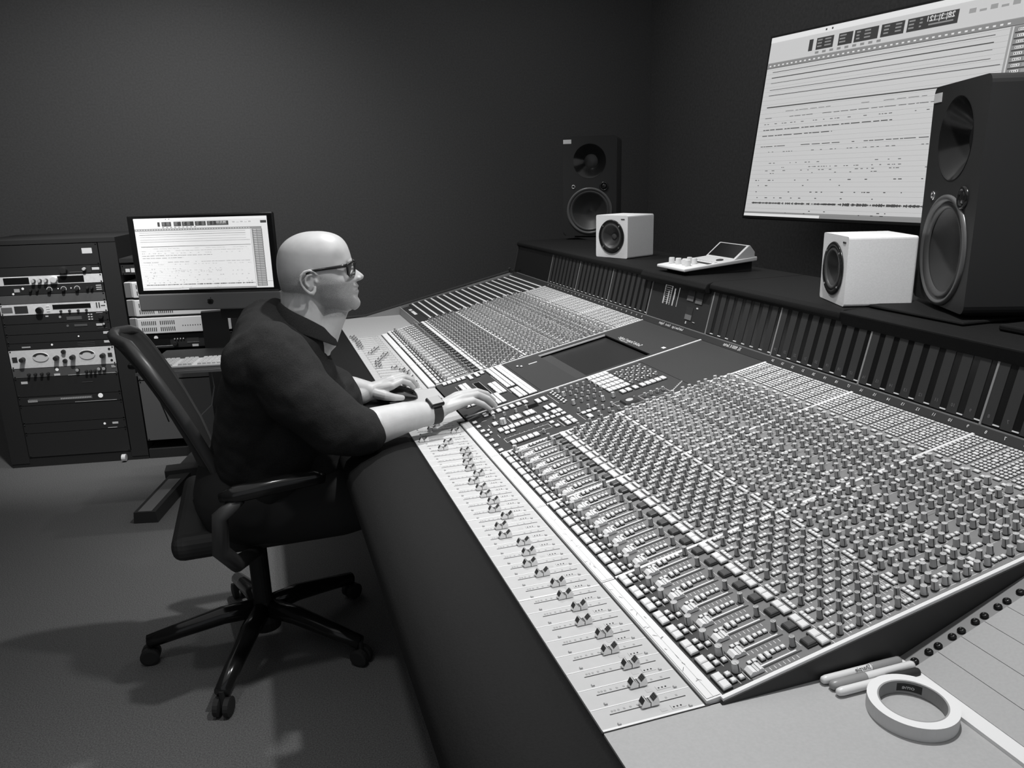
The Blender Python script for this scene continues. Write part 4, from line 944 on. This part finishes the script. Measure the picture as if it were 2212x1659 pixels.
for (x, z), w_ in zip(bp_, bw):
    for k in range(9):
        q = -1 + 2 * k / 8; V.append(bxy(x, w_ * q, q, z))
back.add(V, [(j * 9 + i, j * 9 + i + 1, (j + 1) * 9 + i + 1, (j + 1) * 9 + i) for j in range(8) for i in range(8)], 0)
bo = back.build('backrest', 'chair_black', ch, smooth=True); so = bo.modifiers.new('thick', 'SOLIDIFY'); so.thickness = .022; so.offset = 0
rim = [bxy(x, -w_, 1, z) for (x, z), w_ in zip(bp_, bw)] + [bxy(bp_[-1][0], d_, .4 * abs(d_) / .06, .997 + .002 * (d_ == 0)) for d_ in (-.06, 0, .06)] + [bxy(x, w_, 1, z) for (x, z), w_ in reversed(list(zip(bp_, bw)))]
MB().tube(rim, .0145, 10).build('back_frame', 'chair_edge', ch, smooth=True)
MB().tube([(-.50, cyb, .60), (-.56, cyb, .50), (-.52, cyb, .42), (-.44, cyb, .41)], .028, 10).build('back_post', 'chair_black', ch, smooth=True)
for sgn, yy in ((-1, 1.135), (1, 1.80)):
    MB().tube([(-.235, yy, .662), (-.26, yy, .668), (-.36, yy, .662), (-.45, yy, .652), (-.485, yy + .01 * -sgn, .645)], [.012, .020, .022, .022, .012], 12).build('arm_pad', 'black_gloss', ch, smooth=True)
    MB().tube([(-.44, yy, .64), (-.49, yy, .60), (-.50, yy - .02 * sgn, .50), (-.47, yy - .06 * sgn, .44), (-.42, yy - .14 * sgn, .43)], [.016, .020, .022, .022, .018], 10).build('arm_post', 'chair_edge', ch, smooth=True)

# ------------------------------------------------------------------ the man
def remesh_union(parts, voxel, smooth_it=4, fac=.5, name='skin'):
    me = bpy.data.meshes.new(name); mb = MB()
    for p in parts: mb.add(p.v, p.f, 0)
    me.from_pydata(mb.v, [], mb.f); me.update()
    o = bpy.data.objects.new('tmp', me); COL.objects.link(o)
    r_ = o.modifiers.new('r', 'REMESH'); r_.mode = 'VOXEL'; r_.voxel_size = voxel; r_.use_smooth_shade = True
    s_ = o.modifiers.new('s', 'SMOOTH'); s_.factor = fac; s_.iterations = smooth_it
    dg = bpy.context.evaluated_depsgraph_get(); out = bpy.data.meshes.new_from_object(o.evaluated_get(dg)); bpy.data.objects.remove(o)
    out.name = name; return out
def caps(pts, rs, n=16, sq=None):
    """closed limb: rounded tube through pts; sq scales the cross-section along a given world direction"""
    m_ = MB(); pts = [Vector(p) for p in pts]
    d0 = (pts[0] - pts[1]).normalized(); d1 = (pts[-1] - pts[-2]).normalized()
    P_ = []; Q = []
    for k in (0.98, .8, .5): P_.append(pts[0] + d0 * rs[0] * k); Q.append(rs[0] * math.sqrt(1 - k * k))
    for i, p in enumerate(pts):
        P_.append(p); Q.append(rs[i])
    for k in (.5, .8, .98): P_.append(pts[-1] + d1 * rs[-1] * k); Q.append(rs[-1] * math.sqrt(1 - k * k))
    m_.tube(P_, Q, n)
    if sq:
        ax, kf, ctr = Vector(sq[0]).normalized(), sq[1], Vector(sq[2]) if len(sq) > 2 else None
        cen = ctr or sum(pts, Vector()) / len(pts)
        m_.v = [tuple(Vector(v) + ax * ((Vector(v) - cen).dot(ax) * (kf - 1))) for v in m_.v]
    return m_
def ell(c, s, n=20): return MB().sphere(c, 1, n, sc=s)
# head: side outline (forward, up) in millimetres about the ear line, inflated to a skull
HC = Vector((-.191, 1.303, 1.153)); hy = R(-6); hf = Vector((math.cos(hy), math.sin(hy), 0)); hl = Vector((-math.sin(hy), math.cos(hy), 0))
MH = frame(HC, hf, hl, (0, 0, 1))              # x forward, y to the far side, z up
out0 = [(-94, -46), (-98, -36), (-101, -19), (-103, 0), (-103.5, 15), (-102.5, 35), (-98, 56), (-89.5, 72), (-74, 87), (-52, 98.5), (-31, 104), (-3, 105.4), (26, 103), (46, 97), (62, 87), (73, 71.6), (79, 52), (82.5, 35), (82, 22), (81, 8), (82, -6), (84, -20), (86, -34), (87, -48), (87, -62), (86, -76), (82, -90), (72, -100), (58, -104), (40, -104), (15, -98), (-10, -88), (-40, -74), (-70, -60)]
out1 = [(83.9, 35), (84.5, 24), (85, 12), (91, 4.7), (99, -2.1), (106, -8.9), (107.4, -12.7), (105, -18.5), (97.4, -23.2), (91.5, -26), (92.6, -32), (97.2, -38), (94.6, -43), (91.5, -45.7), (94.6, -48.5), (95, -53), (92.5, -58), (90.5, -64.7), (94.6, -71.5), (97.3, -80.4), (95.7, -88), (89.8, -95.3), (78.6, -101.5)]
cen = (5, 5)
def table(pts):
    a_ = sorted((math.atan2(z - cen[1], x - cen[0]), math.hypot(x - cen[0], z - cen[1])) for x, z in pts)
    return np.array([q[0] for q in a_]), np.array([q[1] for q in a_])
ta, tr = table(out0); fa, fr = table(out1)
NT, NP = 220, 44
th = np.linspace(-math.pi, math.pi, NT, endpoint=False)
R0 = np.interp(th, np.concatenate([ta - 2 * math.pi, ta, ta + 2 * math.pi]), np.tile(tr, 3))
for _ in range(6): R0 = (np.roll(R0, 1) + R0 * 2 + np.roll(R0, -1)) / 4
ND = np.where((th > fa[0]) & (th < fa[-1]), np.interp(th, fa, fr) - R0, 0)
fz = cen[1] + 95 * np.tan(np.clip(th, -1.2, 1.2)); ND *= np.where((np.abs(th) < 1.2) & (fz < 6) & (fz > -26), 1.16, 1.0); ND += np.where(np.abs(th) < 1.2, -3.0 * np.exp(-((fz + 44.5) / 2.6) ** 2) - 2.0 * np.exp(-((fz + 27) / 3) ** 2), 0)
def sig(t):                                    # how wide each feature of the profile is, in mm
    z = cen[1] + 95 * math.tan(max(-1.2, min(1.2, t)))
    if z > 10: return 40
    if z > -24: return 10.5 + 8 * max(0, (-4 - z) / 20)
    if z > -60: return 24
    return 26
SG = np.array([sig(t) for t in th])
for _ in range(3): SG = (np.roll(SG, 1) + SG * 2 + np.roll(SG, -1)) / 4
hd = MB(); V = []
def half_w(x, z):
    """half width of the skull and jaw at a place in the profile"""
    w_ = 76.0
    if z < -20: w_ -= 13 * min(1, (-20 - z) / 60)
    if x > 40: w_ -= 6 * ((x - 40) / 50) ** 2
    return w_
for j in range(-NP, NP + 1):
    ph = j / NP * math.pi / 2                   # 0 = outline, +-90 deg = side pole
    for i in range(NT):
        c, s_ = math.cos(th[i]), math.sin(th[i]); rho = math.cos(ph) ** .80
        x, z = cen[0] + R0[i] * rho * c, cen[1] + R0[i] * rho * s_
        y = half_w(x, z) * (abs(math.sin(ph)) ** .92) * (1 if ph > 0 else -1)
        d = ND[i] * math.exp(-(y / SG[i]) ** 2) * rho ** 3
        x += d * c; z += d * s_
        ay = abs(y)
        # eye sockets, cheek bones, brow
        e = math.exp(-((x - 72) / 13) ** 2 - ((z - 7) / 11) ** 2 - ((ay - 31) / 15) ** 2)
        y -= (1 if y > 0 else -1) * 3.5 * e * (1 if ay > 20 else 0); x -= 6.5 * e
        ck_ = math.exp(-((x - 52) / 22) ** 2 - ((z + 18) / 13) ** 2); y += (1 if y > 0 else -1) * 2.6 * ck_ if ay > 25 else 0
        tmpl = math.exp(-((x - 45) / 22) ** 2 - ((z - 38) / 20) ** 2); y -= (1 if y > 0 else -1) * 2.5 * tmpl if ay > 30 else 0
        jw = math.exp(-((x - 8) / 26) ** 2 - ((z + 62) / 12) ** 2); y += (1 if y > 0 else -1) * 3.0 * jw if ay > 25 else 0
        V.append(tuple(MH @ Vector((x / 1000, y / 1000, z / 1000))))
F = [(j * NT + i, j * NT + (i + 1) % NT, (j + 1) * NT + (i + 1) % NT, (j + 1) * NT + i) for j in range(2 * NP) for i in range(NT)]
hd.v = V; hd.f = F; hd.m = [0] * len(F)
def H_(x, y, z): return MH @ Vector((x / 1000, y / 1000, z / 1000))
ears = []
for sg in (-1, 1):
    y = 77 * sg
    hel = [(-6, 6), (-11, 13), (-21, 16.5), (-33, 14), (-42, 5), (-45, -6), (-42, -18), (-35, -29), (-26, -38), (-18, -40), (-13, -34), (-11, -25)]
    ears.append(caps([H_(x, y + sg * (1 + 9 * min(1, (k if k < 6 else 12 - k) / 5.)), z) for k, (x, z) in enumerate(hel)], [.0032, .0033, .0034, .0035, .0036, .0036, .0036, .0038, .0046, .0058, .0050, .0036], 10))
    ears.append(caps([H_(x, y + sg * 5, z) for x, z in ((-17, 6), (-27, 4), (-33, -4), (-33, -14), (-27, -23))], [.0028, .0032, .0034, .0032, .0028], 8))
    ears.append(caps([H_(-8, y - sg * 3, -8), H_(-7, y + sg * 0, -13)], [.0045, .0045], 8))
    bk_ = MB().sphere((0, 0, 0), 1, 16, sc=(.019, .0045, .026), M=MH @ Matrix.Translation((-.026, (y - sg * 4.5) / 1000, -.012))); ears.append(bk_)
brow = [caps([H_(80, -8 * 1, 27), H_(80, s_ * 20, 29), H_(74, s_ * 36, 27), H_(64, s_ * 48, 22)], [.004, .005, .005, .0035], 8) for s_ in (-1, 1)]
eye = [MB().sphere((0, 0, 0), .0125, 14, M=MH @ Matrix.Translation((.0665, s_ * .031, .007))) for s_ in (-1, 1)]
nose_w = [caps([H_(90, s_ * 9, -17), H_(97, s_ * 9.5, -16)], [.0062, .0058], 8) for s_ in (-1, 1)]
neck = [caps([H_(-38, 0, -40), H_(-44, 0, -80), H_(-52, 0, -130), H_(-60, 0, -190)], [.060, .060, .066, .075], 24, (hl, .95)), caps([H_(34, 0, -84), H_(10, 0, -125), H_(-16, 0, -165)], [.036, .041, .050], 20)]
# arms: near arm reaches over the panel, far hand on the mouse
SHn, ELn, WRn = (-.325, 1.135, .985), (-.165, 1.110, .775), (.068, 1.196, .782)
SHf, ELf, WRf = (-.250, 1.560, .960), (-.205, 1.660, .760), (-.055, 1.545, .762)
arms = [caps([SHn, (-.26, 1.10, .89), ELn], [.062, .055, .046], 16), caps([ELn, (-.10, 1.125, .785), (-.02, 1.162, .787), WRn], [.047, .048, .040, .0290], 44),
        caps([SHf, (-.24, 1.63, .86), ELf], [.062, .055, .044], 16), caps([ELf, (-.16, 1.625, .768), (-.10, 1.575, .768), WRf], [.046, .044, .036, .0285], 40)]
def hand(wr, kn, side, up, th_base, fingers, thumb):
    """palm from the wrist to four knuckles, then each finger as its own chain"""
    wr = Vector(wr); kn = [Vector(k) for k in kn]; out = []
    av = sum(kn, Vector()) / 4; dr = (av - wr).normalized()
    out.append(caps([wr - dr * .030, wr + dr * .012, wr + dr * .050], [.0275, .0250, .0190], 24))
    for k in kn: out.append(caps([wr + (k - wr) * .05, wr + (k - wr) * .55, k], [.0190, .0160, .0118], 12))
    for f in fingers: out.append(caps(f[0], f[1], 12))
    out.append(caps(thumb[0], thumb[1], 12)); return out
# near hand: wrist (.068,1.196,.782); fingers reach down to the panel towards the camera-right
kn = [(.142, 1.208, .793), (.152, 1.228, .802), (.154, 1.249, .804), (.146, 1.270, .798)]
f_near = [([kn[0], (.180, 1.220, .793), (.208, 1.228, .777), (.230, 1.236, .757)], [.0108, .0090, .0082, .0070]),
          ([kn[1], (.198, 1.242, .803), (.229, 1.250, .785), (.252, 1.258, .760)], [.0112, .0095, .0088, .0074]),
          ([kn[2], (.203, 1.266, .805), (.234, 1.280, .790), (.258, 1.292, .766)], [.0112, .0096, .0089, .0075]),
          ([kn[3], (.190, 1.290, .800), (.220, 1.304, .788), (.242, 1.314, .768)], [.0110, .0094, .0087, .0074])]
th_near = ([(.085, 1.222, .778), (.120, 1.262, .770), (.150, 1.290, .764), (.176, 1.302, .757)], [.0170, .0150, .0112, .0090])
hand_n = hand(WRn, kn, None, None, None, f_near, th_near)
kf = [(.008, 1.520, .778), (.018, 1.541, .789), (.018, 1.563, .790), (.010, 1.583, .782)]
f_far = [([kf[0], (.040, 1.530, .788), (.064, 1.540, .776), (.078, 1.548, .758)], [.0112, .0096, .0088, .0075]),
         ([kf[1], (.052, 1.556, .792), (.078, 1.566, .778), (.092, 1.574, .757)], [.0112, .0097, .0090, .0076]),
         ([kf[2], (.052, 1.582, .792), (.076, 1.594, .778), (.090, 1.600, .756)], [.0110, .0094, .0087, .0074]),
         ([kf[3], (.040, 1.605, .778), (.058, 1.615, .762), (.068, 1.619, .742)], [.0100, .0084, .0078, .0068])]
th_far = ([(-.040, 1.528, .758), (-.015, 1.512, .752), (.012, 1.512, .744), (.036, 1.520, .738)], [.0175, .0150, .0115, .0088])
hand_f = hand(WRf, kf, None, None, None, f_far, th_far)
torso_c = [caps([(-.40, 1.42, .53), (-.35, 1.38, .70), (-.30, 1.36, .86), (-.28, 1.345, .92)], [.09, .10, .09, .06], 20, ((0, 1, 0), 1.4)), caps([SHn, (-.29, 1.34, .955), SHf], [.040, .050, .040], 16)]
legs = [caps([(-.40, 1.36, .53), (-.18, 1.27, .535), (.02, 1.24, .53), (.05, 1.235, .30), (.02, 1.235, .09), (.10, 1.23, .05)], [.08, .075, .058, .048, .036, .035], 16),
        caps([(-.40, 1.50, .53), (-.18, 1.57, .535), (.04, 1.60, .53), (.08, 1.60, .30), (.06, 1.60, .09), (.14, 1.60, .05)], [.08, .075, .058, .048, .036, .035], 16)]
skin_me = remesh_union([hd] + ears + brow + eye + nose_w + neck + arms + hand_n + hand_f + torso_c + legs, .0019, 3, .5, 'person')
# stubble and brow colour with painted shade as a surface attribute, by place on the head
vn = len(skin_me.vertices); co = np.empty(vn * 3, np.float32); skin_me.vertices.foreach_get('co', co); co = co.reshape(-1, 3)
A = np.array(MH.inverted()); lc = (co @ A[:3, :3].T + A[:3, 3]) * 1000
x_, y_, z_ = lc[:, 0], np.abs(lc[:, 1]), lc[:, 2]
def sm(a0, a1, t): t = np.clip((t - a0) / (a1 - a0), 0, 1); return t * t * (3 - 2 * t)
beard = sm(-118, -106, z_) * (1 - sm(-22, -6, z_ + .30 * (x_ - 60) - .0 * y_)) * sm(-12, 4, x_)
beard = np.maximum(beard, sm(-116, -100, z_) * (1 - sm(-32, -26, z_)) * sm(70, 80, x_))
beard *= 1 - .9 * np.exp(-((z_ + 46) / 5.5) ** 2) * sm(84, 90, x_)
beard *= 1 - .55 * sm(74, 88, x_) * (1 - sm(-60, -54, z_))
hair_shade = 1. * (1 - sm(-50, -24, x_)) * (1 - sm(-8, 26, z_ - .25 * (x_ + 60))) * sm(-62, -40, z_)  # shaved hair, darkened further to shade the lower back of the head
brow_creases = np.exp(-((z_ - 28) / 4.5) ** 2) * sm(62, 70, x_) * sm(4, 12, y_) * (1 - sm(44, 52, y_))
brow_creases = np.maximum(brow_creases, .8 * np.exp(-((z_ + 45.6) / 1.7) ** 2) * sm(74, 82, x_) * (1 - sm(20, 27, y_)))  # shade of the mouth crease, painted in with the brows
brow_creases = np.maximum(brow_creases, .45 * np.exp(-((z_ + 20) / 2.5) ** 2 - ((x_ - 96) / 4) ** 2 - ((y_ - 6) / 3) ** 2))  # nostril hollows darkened by colour as well
at = skin_me.attributes.new('stubble_shade', 'FLOAT', 'POINT'); at.data.foreach_set('value', np.clip(np.maximum(beard, hair_shade), 0, 1).astype(np.float32))
a2 = skin_me.attributes.new('brow', 'FLOAT', 'POINT'); a2.data.foreach_set('value', np.clip(brow_creases, 0, 1).astype(np.float32))
SK = MAT['skin']; nt = SK.node_tree; bs = nt.nodes['Principled BSDF']; src = bs.inputs['Base Color'].links[0].from_socket
an = nt.nodes.new('ShaderNodeAttribute'); an.attribute_name = 'stubble_shade'; ab = nt.nodes.new('ShaderNodeAttribute'); ab.attribute_name = 'brow'
nz = nt.nodes.new('ShaderNodeTexNoise'); nz.inputs['Scale'].default_value = 900; nz.inputs['Detail'].default_value = 2
tcn = nt.nodes.new('ShaderNodeTexCoord'); nt.links.new(tcn.outputs['Object'], nz.inputs['Vector'])
cr = nt.nodes.new('ShaderNodeMapRange'); cr.inputs['From Min'].default_value = .30; cr.inputs['From Max'].default_value = .70; cr.inputs['To Min'].default_value = .10; cr.inputs['To Max'].default_value = .50
nt.links.new(nz.outputs['Fac'], cr.inputs['Value'])
m1 = nt.nodes.new('ShaderNodeMix'); m1.data_type = 'RGBA'; mf = nt.nodes.new('ShaderNodeMath'); mf.operation = 'MULTIPLY'; mf.inputs[1].default_value = .72
nt.links.new(an.outputs['Fac'], mf.inputs[0]); nt.links.new(mf.outputs[0], m1.inputs['Factor']); nt.links.new(src, m1.inputs['A']); nt.links.new(cr.outputs['Result'], m1.inputs['B'])
m2 = nt.nodes.new('ShaderNodeMix'); m2.data_type = 'RGBA'; m2.inputs['B'].default_value = (.06, .06, .06, 1)
mg = nt.nodes.new('ShaderNodeMath'); mg.operation = 'MULTIPLY'; mg.inputs[1].default_value = .7; nt.links.new(ab.outputs['Fac'], mg.inputs[0])
nt.links.new(mg.outputs[0], m2.inputs['Factor']); nt.links.new(m1.outputs['Result'], m2.inputs['A']); nt.links.new(m2.outputs['Result'], bs.inputs['Base Color'])
skin_me.materials.clear(); skin_me.materials.append(SK)
man = bpy.data.objects.new('person', skin_me); COL.objects.link(man); WM[man.name] = Matrix.Identity(4)
tag(man, 'person in dark collared shirt and black glasses, seated at the console using a mouse', 'person')
# shirt
shirt_p = [caps([(-.395, 1.42, .56), (-.365, 1.40, .66), (-.330, 1.375, .78), (-.300, 1.36, .90), (-.285, 1.35, .965)], [.135, .150, .152, .140, .105], 28, ((0, 1, 0), 1.42)),
           caps([(-.37, 1.155, .960), (-.325, 1.345, 1.005), (-.265, 1.545, .950)], [.078, .090, .074], 22),
           caps([(-.335, 1.150, .975), (-.275, 1.112, .890), (-.190, 1.100, .800), (-.135, 1.112, .778)], [.088, .084, .074, .062], 22),
           caps([SHf, (-.235, 1.632, .87), (-.205, 1.660, .775), (-.150, 1.612, .768)], [.082, .078, .064, .056], 22),
           caps([(-.20, 1.36, .80), (-.235, 1.38, .66)], [.10, .12], 20, ((0, 1, 0), 1.3)),
           caps([(-.370, 1.190, .905), (-.395, 1.250, .800), (-.405, 1.300, .680)], [.084, .090, .095], 22)]
sh_me = remesh_union(shirt_p, .005, 10, .6, 'shirt')
sh = bpy.data.objects.new('shirt', sh_me); sh_me.materials.clear(); sh_me.materials.append(MAT['shirt']); COL.objects.link(sh); adopt(sh, man)
tx_ = bpy.data.textures.new('cloth_folds', 'CLOUDS'); tx_.noise_scale = .11; dp = sh.modifiers.new('folds', 'DISPLACE'); dp.texture = tx_; dp.strength = .022; dp.mid_level = .5; dp.texture_coords = 'GLOBAL'
# collar: an open shirt collar standing round the neck
cl = MB(); ring = [(-104, 0, -62), (-98, 42, -66), (-72, 66, -84), (-36, 66, -104), (-2, 44, -132), (14, 18, -150)]
for sg in (-1, 1):
    V = []
    for x, y, z in ring:
        o_ = Vector((x + 40, y, 0)).normalized() if (x, y) != (0, 0) else Vector((1, 0, 0))
        V.append(H_(x, sg * y, z)); V.append(H_(x + o_.x * 12, sg * (y + o_.y * 12), z - 16)); V.append(H_(x + o_.x * 22, sg * (y + o_.y * 22), z - 44))
    cl.add(V, [(3 * k + a_, 3 * k + 3 + a_, 3 * k + 4 + a_, 3 * k + 1 + a_) for k in range(5) for a_ in (0, 1)], 0)
co_ = cl.build('collar', 'shirt', man, smooth=True); so = co_.modifiers.new('t', 'SOLIDIFY'); so.thickness = .004; sb = co_.modifiers.new('s', 'SUBSURF'); sb.levels = 2; sb.render_levels = 2
tr_me = remesh_union([caps([(-.42, 1.36, .535), (-.18, 1.27, .545), (.02, 1.24, .54), (.045, 1.235, .32), (.02, 1.235, .10)], [.125, .100, .078, .070, .066], 22), caps([(-.42, 1.50, .535), (-.18, 1.57, .545), (.04, 1.60, .54), (.07, 1.60, .32), (.05, 1.60, .10)], [.125, .100, .078, .070, .066], 22), caps([(-.42, 1.36, .56), (-.42, 1.50, .56)], [.15, .15], 20)], .007, 8, .6, 'trousers')
to = bpy.data.objects.new('trousers', tr_me); tr_me.materials.clear(); tr_me.materials.append(MAT['trousers']); COL.objects.link(to); adopt(to, man)
for yy, xx in ((1.235, .0), (1.60, .04)):
    s_me = remesh_union([caps([(xx, yy, .05), (xx + .10, yy - .005, .045), (xx + .19, yy - .012, .038)], [.046, .044, .036], 16, ((0, 0, 1), .9)), MB().box(xx - .04, xx + .21, yy - .04, yy + .035, .001, .018)], .006, 6, .6, 'shoe')
    so_ = bpy.data.objects.new('shoe', s_me); s_me.materials.clear(); s_me.materials.append(MAT['shoe']); COL.objects.link(so_); adopt(so_, man)
# glasses
gl = MB()
for sg in (-1, 1):
    gl.add(*(lambda m_: (m_.v, m_.f))(MB().tube([H_(-30, sg * 80, 8), H_(-18, sg * 80, 15), H_(20, sg * 79, 19), H_(56, sg * 75, 22), H_(70, sg * 70, 23.5)], [.0022, .0030, .0034, .0044, .0044], 8)))
    rimp = [(70, 69, 25), (84, 38, 28), (88.5, 12, 26), (88, 11, 4), (86, 24, -6), (76, 52, -6), (71, 67, 2), (70, 69, 25)]
    gl.add(*(lambda m_: (m_.v, m_.f))(MB().tube([H_(x, sg * y, z) for x, y, z in rimp], .0031, 8)))
gl.add(*(lambda m_: (m_.v, m_.f))(MB().tube([H_(89, -12, 20), H_(92, 0, 22), H_(89, 12, 20)], .0026, 8)))
go = gl.build('glasses', 'black_gloss', man, smooth=True)
for sg in (-1, 1):
    ln_ = MB(); pts = [(70, 69, 25), (84, 38, 28), (88.5, 12, 26), (88, 11, 4), (86, 24, -6), (76, 52, -6), (71, 67, 2)]
    ln_.add([H_(x - .5, sg * y, z) for x, y, z in pts], [tuple(range(7))], 0); ln_.build('lens', 'lens', go)
# watch on the near wrist
wv = Vector((1, .36, .03)).normalized(); wc = Vector((.060, 1.193, .782)); wside = wv.cross(Vector((0, 0, 1))).normalized(); wup = wside.cross(wv)
wup = (wup * .90 + wside * .42).normalized(); wside = wv.cross(wup).normalized()
MWt = frame(wc, wv, -wside, wup)
wt = MB(); seg = 28; V = []
for k in range(seg):
    a_ = 2 * math.pi * k / seg
    for dx, rr_ in ((-.014, .0302), (-.014, .0328), (.014, .0328), (.014, .0302)): V.append((dx, rr_ * math.cos(a_) * 1.0, rr_ * math.sin(a_) * 1.0))
wt.add(V, [(4 * k + a_, 4 * k + (a_ + 1) % 4, 4 * ((k + 1) % seg) + (a_ + 1) % 4, 4 * ((k + 1) % seg) + a_) for k in range(seg) for a_ in range(4)], 0)
wo = wt.build('wristwatch', 'black', man, smooth=False, M=MWt)
MB().box(-.021, .021, -.0185, .0185, .030, .042).build('watch_case', 'black_gloss', wo, M=MWt, bevel=.005, seg=3); MB().box(-.0165, .0165, -.0145, .0145, .042, .0428).build('watch_screen', 'knob_grey', wo, M=MWt)
MB().lathe([(.003, 0), (.003, .003)], 10, 0, Matrix.Translation((.021, .004, .036)) @ Matrix.Rotation(math.pi / 2, 4, 'Y')).build('crown', 'chrome', wo, M=MWt)
